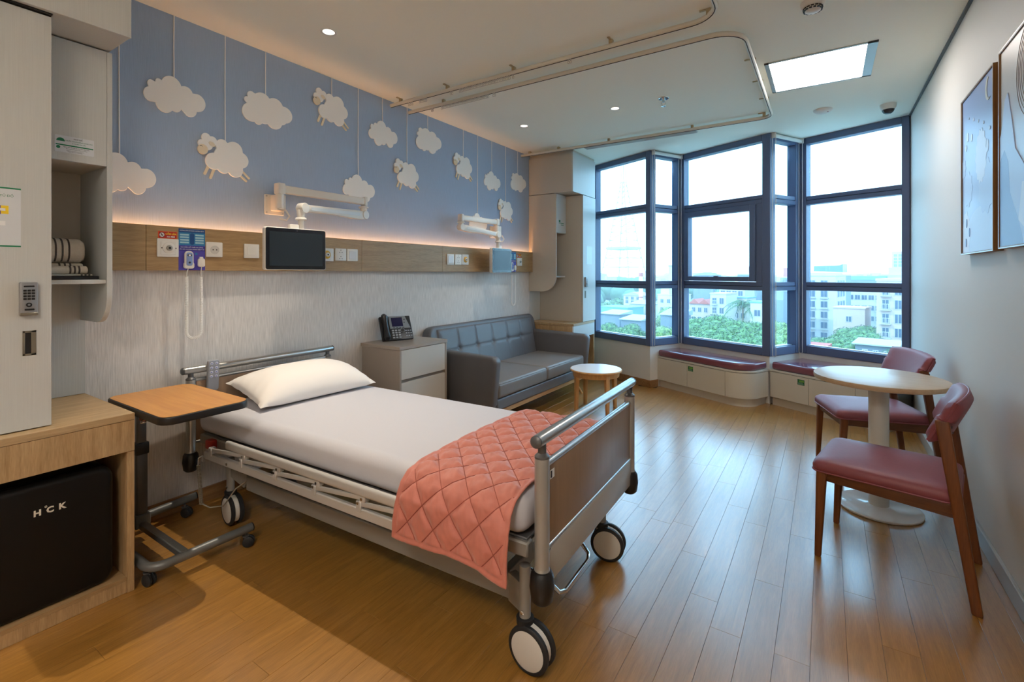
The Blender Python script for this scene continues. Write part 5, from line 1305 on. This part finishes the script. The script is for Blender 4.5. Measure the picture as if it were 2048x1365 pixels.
bench('white storage bench with rounded corner under the wide window that has an opening sash', poly1, (A1, C1), ((.005, .44), (.44, Ld - .012)), [tuple(Vector(A1) + (Vector(C1) - Vector(A1)).normalized() * (Ld - .010))] + crn + [tuple(Vector(crn[-1]) + (Vector(E1) - Vector(C1)).normalized() * .15)], (1, .455),
      'wine red seat cushion with one rounded corner on the bench under the opening window', [(1.378, 5.668)] + arcpoly(A1, (2.372, 5.165), E1, .19) + [(2.53, 5.512), (1.566, 5.962), (1.52, 5.955)])
A2 = (2.552, 5.515); C2 = (3.452, 5.010); E2 = (3.652, 5.36)
poly2 = [A2, C2, E2, (3.653, 5.575), (2.808, 5.962)]
L2 = math.dist(A2, C2)
bench('white storage bench behind the round table, running to the side wall', poly2, (A2, C2), ((.012, .40), (.40, .80), (.80, L2 - .004)), None, (0, .295),
      'wine red seat cushion on the bench behind the round table', [(2.566, 5.512), (3.40, 5.050), (3.60, 5.38), (3.60, 5.582), (2.815, 5.942)])

# ================================================================== PICTURES
M_fr1 = wood('oak_frame', '#6d471f', '#8f6230', 'z', rough=0.4, scale=3); M_fredge = mat('edge_highlight', '#c9c6c0', 0.3, metal=0.3)
def picture(label, y0, y1, z0, z1):
    """y0 > y1: runs towards the camera."""
    t = thing('framed_picture', label, 'picture', (3.67, (y0 + y1) / 2, z0), group='framed pictures on the side wall')
    M = WR(3.67, y0, z0); w_, h_ = y0 - y1, z1 - z0
    for a in ((0, .009, 0, h_), (w_ - .009, w_, 0, h_)): b = N(); box(b, a[0], a[1], a[2], a[3], 0.0005, .035, .001, 1, M=M); obj('frame_side', b, M_fr1, t)
    for a in ((.009, w_ - .009, 0, .009), (.009, w_ - .009, h_ - .009, h_)): b = N(); box(b, a[0], a[1], a[2], a[3], 0.0005, .035, .001, 1, M=M); obj('frame_side', b, M_fr1, t)
    for a in ((0, .004, 0, h_), (w_ - .004, w_, 0, h_), (.004, w_ - .004, 0, .004), (.004, w_ - .004, h_ - .004, h_)): b = N(); box(b, a[0], a[1], a[2], a[3], .035, .0362, M=M); obj('highlight_lip', b, M_fredge, t)  # pale lip painted as the highlights along the frame edges
    return t, M, w_, h_
def gradmat(name, c0, c1, z0, z1):
    m, n, b = _nodes(name); tcn = n.nodes.new('ShaderNodeTexCoord'); sp = n.nodes.new('ShaderNodeSeparateXYZ'); mr = n.nodes.new('ShaderNodeMapRange'); r = n.nodes.new('ShaderNodeValToRGB')
    n.links.new(tcn.outputs['Object'], sp.inputs[0]); n.links.new(sp.outputs['Z'], mr.inputs[0]); mr.inputs['From Min'].default_value = z0; mr.inputs['From Max'].default_value = z1
    r.color_ramp.elements[0].color = lin(c0); r.color_ramp.elements[1].color = lin(c1); n.links.new(mr.outputs[0], r.inputs[0]); n.links.new(r.outputs[0], b.inputs['Base Color']); b.inputs['Roughness'].default_value = .35; b.inputs['Specular IOR Level'].default_value = 0.3
    return m
def scal(u, v, ru, rv, k, d): return [((u + (ru + d * math.cos(k * a)) * math.cos(a)), (v + (rv + d * math.cos(k * a)) * math.sin(a))) for a in [2 * PI * i / 96 for i in range(96)]]
A_pale = mat('art_pale', '#d3e0f5', 0.4); A_mid = mat('art_mid', '#b4cbf0', 0.4); A_hill = mat('art_hill', '#c0d5f4', 0.4); A_cream = mat('art_cream', '#c9cfc8', 0.4); A_deep = mat('art_deep', '#7f9cd0', 0.4)
t, M, w_, h_ = picture('blue picture of a pale sheep, clouds and a crescent moon, nearer the window', 3.467, 2.879, 1.428, 2.243)
b = N(); box(b, .009, w_ - .009, .009, h_ - .009, .001, .030, M=M); cv = obj('canvas', b, gradmat('art_night', '#b6cff4', '#93abdd', 0.1, .8), t)
SHN = [0]
def shp(nm, poly, m, d0=.030, d1=.0306):
    SHN[0] += 1; d0 = .030; d1 = .0302 + .00012 * SHN[0]
    poly = [(min(w_ - .0095, max(.0095, u)), min(h_ - .0095, max(.0095, v))) for u, v in poly]
    b = N(); prism(b, poly, d0, d1, M=M); return obj(nm, b, m, cv, smooth=0)
shp('pale_hill', scal(.36, .02, .30, .20, 1, 0), A_hill); shp('pale_tree', scal(.09, .09, .075, .13, 9, .006), A_pale, .0306, .0312)
shp('printed_cloud', scal(.13, .33, .085, .085, 9, .008), A_mid); shp('printed_cloud', scal(.46, .30, .13, .12, 9, .010), A_mid); shp('printed_cloud', scal(.03, .45, .05, .05, 8, .006), A_mid)
shp('printed_sheep', scal(.37, .455, .095, .125, 14, .007), A_pale); shp('sheep_ear', ell(.48, .48, .018, .03), A_pale, .0306, .0312)
for u, v, r in ((.12, .60, .022), (.20, .58, .018), (.09, .55, .015), (.24, .66, .008), (.33, .63, .007), (.42, .60, .007), (.15, .69, .006), (.52, .55, .008)): shp('printed_star', ell(u, v, r, r * 1.1, 12), A_pale)
shp('crescent_moon', [(.50 + .05 * math.cos(a), .735 + .055 * math.sin(a)) for a in [math.radians(100 + 200 * i / 14) for i in range(15)]] + [(.515 + .04 * math.cos(a), .735 + .05 * math.sin(a)) for a in [math.radians(290 - 180 * i / 14) for i in range(15)]], A_cream)
for u, v in ((.10, .16), (.16, .11), (.09, .06)): shp('printed_twig', ell(u, v, .010, .022, 8), A_deep, .0312, .0316)
t, M, w_, h_ = picture('pale blue picture of soft hills under a ringed sun on the side wall', 2.800, 2.205, 1.432, 2.252)
b = N(); box(b, .009, w_ - .009, .009, h_ - .009, .001, .030, M=M); cv = obj('canvas', b, gradmat('art_dawn', '#bcd0f0', '#c9c7c0', 0.1, .75), t)
shp('printed_ridge', [(.0, .0), (.5, .0), (.46, .10), (.36, .16), (.30, .30), (.20, .38), (.16, .50), (.11, .62), (.07, .60), (.04, .50), (.0, .46)], A_mid)
shp('printed_ridge', [(.0, .0), (.30, .0), (.24, .10), (.14, .22), (.12, .34), (.07, .40), (.0, .36)], A_deep, .0306, .0312)
shp('printed_mist', [(.24, .10), (.36, .04), (.55, .08), (.58, .25), (.40, .22), (.28, .24)], A_pale, .0306, .0312)
for k in range(6):
    b = N(); tube(b, [(.40 + (.10 + .018 * k) * math.cos(a), .64 + (.10 + .018 * k) * math.sin(a), .0305) for a in [2 * PI * i / 40 for i in range(40)]], .0010, 4, closed=True, M=M); obj('sun_ring', b, mat('ring_grey', '#9b9a9b', 0.5), cv)
shp('printed_sun', ell(.40, .64, .085, .085, 30), mat('art_peach', '#d3a98c', 0.4), .0306, .0312)

# ================================================================== OUTSIDE
GZ = -20.0
b = N(); box(b, -420, 380, 14, 1250, GZ - 0.5, GZ); struct('ground', b, mat('city_ground', '#8f958a', 0.9, noise=0.2, scale=0.05))

M_pane = mat('far_window', '#3f4f63', 0.35); M_wfr = mat('far_frame', '#a8a5a2', 0.6)
M_bw = mat('render_white', '#b0aaa8', 0.8); M_bp = mat('render_pink', '#b09a95', 0.8); M_bg = mat('render_grey', '#6b747e', 0.8); M_bc = mat('render_cream', '#aba391', 0.8)
M_roofr = mat('red_roof', '#a8584c', 0.8); M_roofb = mat('blue_sheet_roof', '#5f8fa8', 0.6); M_roofg = mat('grey_sheet_roof', '#8a929a', 0.6); M_tinw = mat('white_sheet_roof', '#979ca2', 0.6)
M_bill = mat('billboard_red', '#b06a74', 0.6); M_dkb = mat('dark_blue_glass', '#5b7690', 0.25)
def house(label, x, y, wd, dp, z1, rz, wall, grid=None, roof=None, name='building', z0=GZ, win=(.9, 1.3), ledge=False, balc=(), side=None, extras=None, cat='building'):
    """Front faces local -y (towards the room); grid = (columns, rows, margin x, top, bottom) of windows on the front, side the same on the sunless end."""
    t = thing(name, label, cat, (x, y, z0), world=False, rz=rz)
    h = z1 - z0
    b = N(); box(b, -wd / 2, wd / 2, 0, dp, 0, h); obj('wall', b, wall, t, smooth=0)
    def wins(g, Mx, span):
        nc, nr, mx, top, bot = g
        for c in range(nc):
            for r in range(nr):
                u = -span / 2 + mx + (span - 2 * mx) * (c + .5) / nc; v = h - top - (h - top - bot) * (r + .5) / nr
                b = N(); box(b, u - win[0] / 2 - .1, u + win[0] / 2 + .1, -.12, .05, v - win[1] / 2 - .1, v + win[1] / 2 + .1, M=Mx); f = obj('window', b, M_wfr, t, smooth=0)
                b = N(); box(b, u - win[0] / 2, u - .05, -.15, -.115, v - win[1] / 2, v + win[1] / 2, M=Mx); box(b, u + .05, u + win[0] / 2, -.15, -.115, v - win[1] / 2, v + win[1] / 2, M=Mx); obj('pane', b, M_pane, f, smooth=0)
                if c in balc and Mx is I4:
                    b = N(); box(b, u - .9, u + .9, -1.0, 0, v - win[1] / 2 - .35, v - win[1] / 2 - .2, M=Mx)
                    for k in range(7): cyl(b, (u - .85 + 1.7 * k / 6, -.95, v - win[1] / 2 - .2), (u - .85 + 1.7 * k / 6, -.95, v + .1), .03, 4, M=Mx)
                    box(b, u - .9, u + .9, -1.0, -.9, v + .05, v + .15, M=Mx); obj('balcony', b, M_wfr, t, smooth=0)
                elif ledge and Mx is I4:
                    b = N(); box(b, u - .95, u + .95, -.55, 0, v - win[1] / 2 - .45, v - win[1] / 2 - .25, M=Mx); obj('ledge', b, M_wfr, t, smooth=0)
    I4 = Matrix.Identity(4)
    if grid: wins(grid, I4, wd)
    if side: wins(side, T(wd / 2, dp / 2, 0) @ RZ(PI / 2), dp)
    if roof:
        kind, m, rh = roof
        b = N()
        if kind == 'gable': prism(b, [(-wd / 2 - .4, 0), (wd / 2 + .4, 0), (0, rh)], -dp - .4, .4, M=XZ(0, 0, h))
        elif kind == 'hip':
            tmb = bmesh.new(); a = [tmb.verts.new(p) for p in ((-wd / 2 - .4, -.4, h), (wd / 2 + .4, -.4, h), (wd / 2 + .4, dp + .4, h), (-wd / 2 - .4, dp + .4, h))]; c = [tmb.verts.new((-wd * .2, dp / 2, h + rh)), tmb.verts.new((wd * .2, dp / 2, h + rh))]
            tmb.faces.new(a[::-1]); tmb.faces.new((a[0], a[1], c[1], c[0])); tmb.faces.new((a[2], a[3], c[0], c[1])); tmb.faces.new((a[1], a[2], c[1])); tmb.faces.new((a[3], a[0], c[0])); merge(b, tmb)
        elif kind == 'shed': prism(b, [(-.5, 0), (dp + .5, 0), (dp + .5, rh), (-.5, .15)], -wd / 2 - .3, wd / 2 + .3, M=Matrix(((0, 0, 1, 0), (1, 0, 0, 0), (0, 1, 0, h), (0, 0, 0, 1))))
        elif kind == 'flat': box(b, -wd / 2 - .15, wd / 2 + .15, -.15, dp + .15, h, h + rh)
        obj('roof', b, m, t, smooth=0)
    if extras: extras(t, wd, dp, h)
    return t
def tank(x, y, r=.9, hh=1.6):
    def f(t, wd, dp, h):
        b = N(); cyl(b, (x, y, h), (x, y, h + hh), r, 14); obj('water_tank', b, M_steel, t)
    return f
def antenna(t, wd, dp, h):
    for dx, hh in ((-.8, 4.2), (.4, 6.5), (1.0, 3.2)):
        b = N(); cyl(b, (dx, dp / 2, h), (dx, dp / 2, h + hh), .10, 6)
        for k in range(4): box(b, dx - .55, dx + .55, dp / 2 - .08, dp / 2 + .08, h + hh * (.4 + .15 * k), h + hh * (.4 + .15 * k) + .12)
        obj('antenna_mast', b, M_bg, t)
# seen through the pane next to the side wall
YAW = math.radians(-13)
house('white five-storey block with ledges under its windows, in the wide pane beside the side wall', 1.2, 154.1, 8.2, 11, 0.6, YAW, M_bw, (2, 6, 1.2, .6, 3.2), ('flat', M_bw, .4), win=(1.5, 1.6), ledge=True, side=(3, 6, 1.2, .6, 3.2))
house('small plain white house with two windows behind the bushy tree', 7.2, 128.2, 5.8, 6.5, -6.4, YAW, M_bp, (1, 3, 1.2, .8, 4.0), ('flat', M_bp, .3), win=(.9, 1.1))
house('pale apartment house with balconies beside the window jamb at the side wall', 15.0, 121.3, 7.0, 12, -0.2, YAW, M_bp, (3, 6, .5, .5, 2.5), ('flat', M_bp, .5), win=(1.0, 1.7), balc=(0, 2))
house('long pale building with a glazed balcony storey, behind the small white house', 14.7, 199, 12.5, 14, -4.4, YAW, M_bw, (6, 4, .6, .6, 1.0), ('flat', M_bg, .5), win=(1.4, 1.5), balc=(4, 5))
house('tall pale tower block far away with a grid of windows', 59, 538, 15, 14, 19.5, YAW, M_bc, (4, 9, 1.0, 1.0, 12), ('flat', M_bw, 1.0), win=(2.2, 2.2))
house('building with planted roof terrace and slanted blue canopy above the white block', 2.6, 178, 9.5, 11, 0.6, YAW, M_bg, (4, 3, .6, .6, 12), None, win=(1.2, 1.4),
      extras=lambda t, wd, dp, h: [obj('roof_canopy', (lambda b: (prism(b, [(-3.6, 1.4), (4.2, 1.0), (4.2, 3.6), (3.2, 3.2), (-3.6, 3.0)], -9, -3, M=XZ(0, 0, h)), b)[1])(N()), M_dkb, t, smooth=0), obj('terrace_wall', (lambda b: (box(b, -4.7, 4.7, -.1, .2, h, h + .9), b)[1])(N()), M_bw, t, smooth=0)])
house('long low hall with a teal sheet roof on the skyline', 16, 236, 12, 16, -1.3, YAW, M_bg, None, ('flat', M_roofb, 1.5))
house('white building with rooftop rooms near the far tower', 26, 240, 11, 10, 0.4, YAW, M_bw, (4, 2, .6, .8, 16), ('flat', M_bw, .4), win=(1.6, 1.6), extras=lambda t, wd, dp, h: obj('roof_room', (lambda b: (box(b, -2.5, 1.5, 1, 5, h + .4, h + 3.2), b)[1])(N()), M_bw, t, smooth=0))
house('low shed with blue walls and sheet roof below the apartment house', 8.4, 77.6, 4.4, 3.2, -8.0, YAW, M_bg, (3, 1, .5, .2, 10.2), ('shed', M_tinw, .5), win=(.4, .6))
house('low hall with wide pale roof at the foot of the window by the side wall', 3.0, 60.0, 9, 8, -9.3, YAW, M_bw, None, ('shed', M_tinw, .6))
house('red tiled roof house peeping beside the tree by the window jamb', -0.4, 80, 5, 6, -9.6, YAW, M_bp, None, ('shed', M_roofr, .5))
# through the narrow pane behind the round table
house('blue glazed building carrying a red billboard on its roof', -10.4, 230.5, 5.6, 8, -0.6, YAW, M_dkb, (3, 2, .3, .4, 16), ('flat', M_bw, .3), win=(1.2, 1.3), extras=lambda t, wd, dp, h: obj('billboard', (lambda b: (box(b, -1.6, 2.8, 0, .4, h + .5, h + 4.2), b)[1])(N()), M_bill, t, smooth=0))
house('blank grey building wall behind the tree in the narrow pane', -5.8, 137.6, 5.6, 9, -3.2, YAW, M_bg, None, ('flat', M_roofg, .4), side=(1, 5, 2.5, .6, 3))
# through the wide window with the opening sash
house('small house with two red gables seen under the opening sash', -30.0, 157.6, 6.6, 7, -8.2, YAW, M_bp, (3, 2, .4, .4, 5.6), None, win=(.9, 1.3),
      extras=lambda t, wd, dp, h: [obj('gable_roof', (lambda b: (prism(b, [(-1.75, 0), (1.75, 0), (0, 1.5)], -6, .5, M=XZ(dx, 0, h)), b)[1])(N()), M_roofr, t, smooth=0) for dx in (-1.6, 1.6)])
house('pink and white narrow house with stacked balconies next to the gabled house', -23.3, 150, 4.6, 8, -4.8, YAW, M_bw, (2, 4, .2, .5, 3.4), ('flat', M_bp, .4), win=(1.1, 1.6), balc=(0,))
house('wide pale house with glazed top floor behind the palm', -24.1, 179.4, 8.6, 9, -3.6, YAW, M_bc, (4, 4, .4, .5, 4.5), ('flat', M_bw, .4), win=(1.4, 1.6), balc=(1,))
house('dark roofed long house on the skyline under the opening sash', -52.6, 274, 11, 10, 0.2, YAW, M_bg, (4, 2, .5, .8, 15), ('hip', M_bg, 1.7), win=(1.6, 1.4))
house('grey building on the skyline near the sash corner', -30.1, 265, 9, 10, 0.6, YAW, M_bg, (4, 2, .5, .8, 15), ('flat', M_bw, .5), win=(1.4, 1.4), extras=antenna)
house('orange-fronted narrow house behind the palm leaves', -18.6, 158, 4.2, 7, -6.2, YAW, M_bc, (2, 3, .2, .5, 4), ('flat', M_roofb, .4), win=(1.0, 1.4))
house('white narrow house with a blue door canopy at the edge of the sash window', -9.6, 118, 3.0, 5, -5.2, YAW, M_bw, (1, 3, .4, .5, 4), ('flat', M_roofb, .3), win=(1.2, 1.3))
# through the narrow pane beside the bench
house('white stair tower with aerials on its roof, in the narrow pane beside the bench', -52.8, 214.4, 4.6, 6, 4.4, YAW, M_bw, (1, 5, .8, .8, 4), ('flat', M_bg, .4), win=(.9, 1.2), extras=antenna)
house('white terrace house with roof room in the narrow pane beside the bench', -43.6, 172.6, 8.6, 8, -6.4, YAW, M_bw, (3, 3, .5, .6, 4), ('flat', M_bp, .3), win=(1.0, 1.3), extras=lambda t, wd, dp, h: obj('roof_room', (lambda b: (box(b, -3.6, -.4, 1, 5, h, h + 2.4), b)[1])(N()), M_bw, t, smooth=0))
house('low shed with grey sheet roof in the narrow pane beside the bench', -29.4, 122, 5.6, 5, -9.2, YAW, M_bg, None, ('shed', M_roofg, 1.4))
# through the pane beside the corner cabinet
house('long teal-walled hall among the trees beyond the corner window', -52, 141, 10.5, 9, -9.3, YAW, M_roofb, None, ('flat', M_roofb, .3))
house('low pale sheet-roofed shed beyond the corner window, nearer of the two', -34.4, 107, 5.2, 5, -9.4, YAW, M_bg, None, ('shed', M_tinw, .9))
house('low white sheet-roofed shed beyond the corner window, further back', -42.2, 114, 5.6, 5, -8.9, YAW, M_bg, None, ('shed', M_tinw, .8))
house('white gable-roofed house among the trees beyond the corner window', -47.5, 152, 6.6, 6, -8.6, YAW, M_bw, None, ('hip', M_tinw, 1.3))
house('pink-walled house far among the trees beyond the corner window', -68, 205, 9, 8, -8.4, YAW, M_bp, (3, 2, .4, .4, 8), ('gable', M_tinw, 1.6), win=(1.2, 1.2))
t = thing('chimney', 'slim white chimney with red bands rising over the trees beyond the corner window', 'chimney', (-61.5, 196.8, GZ), world=False)
b = N(); lathe(b, [(1.0, 0), (.75, 25)], 16); obj('stack', b, M_wht, t)
for z in (11, 15.5, 20): b = N(); lathe(b, [(.90, z), (.86, z + 1.6)], 16); obj('red_band', b, M_roofr, t)
t = thing('lattice_mast', 'very tall hazy lattice broadcasting mast beyond the corner window', 'mast', (-180.5, 501.3, GZ), world=False, rz=YAW)
M_mast = mat('galvanised_steel', '#8b97a3', 0.6)
def mw(z):
    for (z0, w0), (z1, w1) in zip(((0, 21), (48, 12), (80, 7.5), (120, 2.0), (166, .5)), ((48, 12), (80, 7.5), (120, 2.0), (166, .5), (167, .5))):
        if z <= z1: return w0 + (w1 - w0) * (z - z0) / (z1 - z0)
    return .5
for sx in (-1, 1):
    for sy in (-1, 1):
        b = N(); tube(b, [(sx * mw(z), sy * mw(z), z) for z in (0, 48, 80, 120, 166)], .45, 5); obj('leg', b, M_mast, t)
b = N(); zs = [0, 14, 28, 38, 48, 57, 66, 73, 80, 86, 92, 98, 104, 110, 115, 120]
for z0, z1 in zip(zs, zs[1:]):
    for (ax, ay), (bx, by) in (((-1, -1), (1, -1)), ((1, -1), (1, 1)), ((1, 1), (-1, 1)), ((-1, 1), (-1, -1))):
        cyl(b, (ax * mw(z0), ay * mw(z0), z0), (bx * mw(z1), by * mw(z1), z1), .22, 4); cyl(b, (bx * mw(z0), by * mw(z0), z0), (ax * mw(z1), ay * mw(z1), z1), .22, 4); cyl(b, (ax * mw(z1), ay * mw(z1), z1), (bx * mw(z1), by * mw(z1), z1), .25, 4)
o = obj('bracing', b, M_mast, t, smooth=0); o['kind'] = 'stuff'
b = N(); box(b, -13.5, 13.5, -13.5, 13.5, 47, 49.5); obj('platform', b, M_mast, t)

# trees
def leafmat(name, c0, c1):
    m, n, b = _nodes(name); oi = n.nodes.new('ShaderNodeTexCoord'); nz = n.nodes.new('ShaderNodeTexNoise'); r = n.nodes.new('ShaderNodeValToRGB')
    nz.inputs['Scale'].default_value = 7.0; nz.inputs['Detail'].default_value = 3
    n.links.new(oi.outputs['Object'], nz.inputs[0]); n.links.new(nz.outputs[0], r.inputs[0]); r.color_ramp.elements[0].position = .35; r.color_ramp.elements[1].position = .65
    r.color_ramp.elements[0].color = lin(c0); r.color_ramp.elements[1].color = lin(c1); n.links.new(r.outputs[0], b.inputs['Base Color']); b.inputs['Roughness'].default_value = .6
    return m
M_leaf = [leafmat('leaf_green', '#27452b', '#6a8c50'), leafmat('leaf_dark', '#1f3c2c', '#527a55'), leafmat('leaf_yellow', '#3f5a2c', '#8ba15a')]
M_bark = mat('bark', '#6b5a4a', 0.9)
def crown_mesh(seed, m, squash=.85):
    R = random.Random(seed); b = bmesh.new()
    blobs = [(Vector((0, 0, 0)), .62)]
    for k in range(13):
        a = R.random() * 2 * PI; e = R.uniform(-.5, 1.0); rr = R.uniform(.42, .62)
        blobs.append((Vector((math.cos(a) * rr * math.cos(e), math.sin(a) * rr * math.cos(e), math.sin(e) * rr * squash)), R.uniform(.28, .42)))
    for c, r in blobs: bmesh.ops.create_icosphere(b, subdivisions=2, radius=r * .84, matrix=T(*c))
    for c, r in blobs:
        for k in range(int(1500 * r)):
            d = Vector((R.gauss(0, 1), R.gauss(0, 1), R.gauss(0, 1))).normalized(); p = c + d * r * R.uniform(.86, 1.06)
            n1 = (d + Vector((R.gauss(0, .5), R.gauss(0, .5), R.gauss(0, .5)))).normalized(); u = n1.cross(Vector((R.gauss(0, 1), R.gauss(0, 1), R.gauss(0, 1)))).normalized(); v = n1.cross(u); s = R.uniform(.018, .042)
            b.faces.new([b.verts.new(p + u * s), b.verts.new(p + v * s * .55), b.verts.new(p - u * s), b.verts.new(p - v * s * .55)])
    me = bpy.data.meshes.new('crown'); b.to_mesh(me); b.free(); me.materials.append(m); return me
CROWNS = [crown_mesh(i, M_leaf[i % 3], .8 + .1 * (i % 3)) for i in range(6)]
KIND = ['mid-green', 'dark green', 'yellow-green']
tb = N(); cyl(tb, (0, 0, 0), (0, 0, 1), .06, 8, .035); tm_ = bpy.data.meshes.new('trunk'); tb.to_mesh(tm_); tb.free(); tm_.materials.append(M_bark)
def tree(x, y, zt, r, k, label):
    t = thing('tree', label, 'tree', (x, y, GZ), world=False, rz=k * 1.3, group='trees below the windows')
    hh = zt - GZ
    o = bpy.data.objects.new('crown', CROWNS[k % 6]); link(o); o.parent = t; o.location = (0, 0, hh - r * .98); o.scale = (r * 1.3, r * 1.3, r * 1.15)
    o = bpy.data.objects.new('trunk', tm_); link(o); o.parent = t; o.scale = (max(2.0, hh * .16), max(2.0, hh * .16), hh - r * 1.1)
TR = {
 'beyond the corner window': [(-39.16, 103.85, -9.56, 3.8), (-29.85, 92.01, -9.36, 3.0), (-24.25, 65.8, -7.49, 3.0), (-19.24, 59.52, -7.91, 2.4), (-16.17, 59.14, -6.48, 2.1), (-71.41, 190.29, -9.71, 5.8), (-61.56, 184.79, -10.15, 6), (-39.13, 127.77, -10.18, 3.3), (-22.0, 61.5, -8.6, 2.4), (-18.2, 66.0, -8.2, 2.6), (-56, 165, -10.5, 5), (-80, 215, -9.5, 7), (-31.5, 98, -8.9, 3.0), (-35, 112, -9.2, 3.0), (-27.5, 80, -8.8, 2.6), (-45, 128, -9.3, 3.4)],
 'in the narrow pane beside the bench': [(-32.89, 131.85, -7.47, 3.8), (-18.54, 75.51, -6.72, 2.6), (-13.56, 63.23, -6.48, 2.3), (-13.37, 55.0, -6.86, 1.9), (-15.6, 62, -7.2, 2.2)],
 'under the opening sash': [(-15.1, 83.74, -5.75, 3.0), (-13.27, 90.91, -5.66, 3.4), (-9.34, 85.11, -5.9, 3.0), (-7.26, 91.25, -6.61, 3.0), (-10.15, 63.08, -6.23, 2.6), (-7.89, 66.95, -6.1, 2.9), (-4.66, 64.28, -6.22, 2.5), (-6.86, 53.28, -6.38, 2.2), (-4.17, 52.65, -6.32, 2.2), (-11.3, 76, -5.9, 2.9), (-9.0, 57, -6.9, 2.2), (-11.6, 70, -6.8, 2.6), (-6.2, 75, -6.6, 2.8)],
 'in the narrow pane near the round table': [(-4.38, 96.72, -6.9, 2.6), (-1.68, 86.54, -6.87, 2.5), (-1.62, 66.26, -6.58, 2.2), (-2.6, 76, -6.8, 2.4), (-0.6, 58, -7.4, 2.0)],
 'in the pane by the side wall': [(7.01, 116.12, -9.06, 3.4), (10.27, 124.23, -9.19, 3.4), (4.47, 86.98, -8.04, 2.9), (6.38, 78.67, -7.9, 2.4), (2.04, 112.87, -11.04, 2.4), (-0.6, 112, -11.2, 2.2), (3.18, 69.41, -7.91, 1.9), (5.2, 97, -8.9, 3.0), (4.6, 74, -8.3, 2.1), (8.3, 108, -8.6, 3.0), (9.2, 92, -9.4, 2.4)],
}
POS = ['tallest', 'second', 'third', 'fourth', 'fifth', 'sixth', 'seventh', 'eighth', 'ninth', 'tenth', 'eleventh', 'twelfth', 'thirteenth', 'fourteenth', 'fifteenth', 'sixteenth']
ii = 0
for where, lst in TR.items():
    by = sorted(range(len(lst)), key=lambda i: math.hypot(lst[i][0] - 3.03, lst[i][1]))
    for rank, i in enumerate(by):
        x, y, zt, r = lst[i]; k = (ii * 5 + rank * 7) % 6; ii += 1
        ordw = 'first from the building' if rank == 0 else ('furthest from the building' if rank == len(by) - 1 else POS[rank] + ' from the building')
        tree(x, y, zt, r, k, '%s broad tree, %s, %s' % (KIND[k % 3], ordw, where))
def palm(label, x, y, zt, r, n, seed):
    R = random.Random(seed); t = thing('palm_tree', label, 'palm', (x, y, GZ), world=False); hh = zt - GZ - r * .7
    b = N(); cyl(b, (0, 0, 0), (0, 0, hh), .22, 8, .14); obj('trunk', b, M_bark, t)
    for k in range(n):
        a = 2 * PI * k / n + R.uniform(-.2, .2); el = R.uniform(.1, 1.2); fm = bmesh.new(); sp = []
        for i in range(9):
            f = i / 8; d = r * f; sp.append(Vector((math.cos(a) * d * math.cos(el * (1 - f * .4)), math.sin(a) * d * math.cos(el * (1 - f * .4)), hh + r * (math.sin(el) * f - .9 * f * f))))
        for i in range(1, 9):
            p = sp[i]; tg = (sp[i] - sp[i - 1]).normalized(); sd_ = tg.cross(Vector((0, 0, 1))).normalized()
            for s in (-1, 1):
                for q in range(2):
                    o_ = p + tg * (-.5 * q * r / 8); tip = o_ + sd_ * s * r * .22 * (1.1 - i / 10) + tg * r * .10 - Vector((0, 0, r * .10))
                    fm.faces.new([fm.verts.new(o_), fm.verts.new(o_ + tg * r * .035), fm.verts.new(tip)])
        b = N(); merge(b, fm); tube(b, sp, .03 * r / 3, 4); obj('frond', b, M_leaf[k % 2], t, smooth=0)
palm('large drooping palm rising over the trees under the opening sash', -12.9, 121.0, -2.6, 4.6, 22, 3)
palm('smaller palm beside the large one under the opening sash', -10.2, 123.5, -3.6, 4.0, 18, 9)
palm('small palm below the apartment house beside the window jamb', 10.4, 76.8, -7.2, 1.7, 14, 5)
# low hazy tree belt towards the horizon, past counting
R = random.Random(4); b = N()
for k in range(420):
    a = R.uniform(-.62, .30); d = R.uniform(260, 620); r = R.uniform(4, 8)
    tmx = bmesh.new(); bmesh.ops.create_icosphere(tmx, subdivisions=2, radius=1, matrix=T(3 + d * math.sin(a), d * math.cos(a), GZ + R.uniform(6, 12)) @ Matrix.Diagonal((r, r, r * .9, 1))); merge(b, tmx)
o = obj('treeline', b, M_leaf[1], None); o['kind'] = 'stuff'; o['label'] = 'distant hazy belt of trees along the horizon'; o['category'] = 'trees'
b = N()
for k in range(150):
    a = R.uniform(-.62, .34); d = R.uniform(300, 900); wd = R.uniform(6, 16); hh = R.uniform(14, 22)
    box(b, -wd / 2, wd / 2, 0, 10, 0, hh, M=T(3 + d * math.sin(a), d * math.cos(a), GZ) @ RZ(YAW + R.uniform(-.4, .4)))
o = obj('distant_rooftops', b, M_bw, None, smooth=0); o['kind'] = 'stuff'; o['label'] = 'distant hazy rooftops of the city along the horizon'; o['category'] = 'rooftops'

# haze over the city
b = N(); box(b, -400, 370, 32, 1240, GZ + 0.1, 130)
hz = bpy.data.materials.new('city_haze'); hz.use_nodes = True; n = hz.node_tree; n.nodes.clear()
ho = n.nodes.new('ShaderNodeOutputMaterial'); hs = n.nodes.new('ShaderNodeVolumeScatter'); hs.inputs['Color'].default_value = (0.93, 0.97, 1.0, 1); hs.inputs['Density'].default_value = 0.0007; hs.inputs['Anisotropy'].default_value = 0.2
n.links.new(hs.outputs[0], ho.inputs['Volume'])
o = obj('haze', b, hz, None, smooth=0); o['kind'] = 'structure'; o['label'] = 'pale morning haze lying over the city'; o['category'] = 'haze'
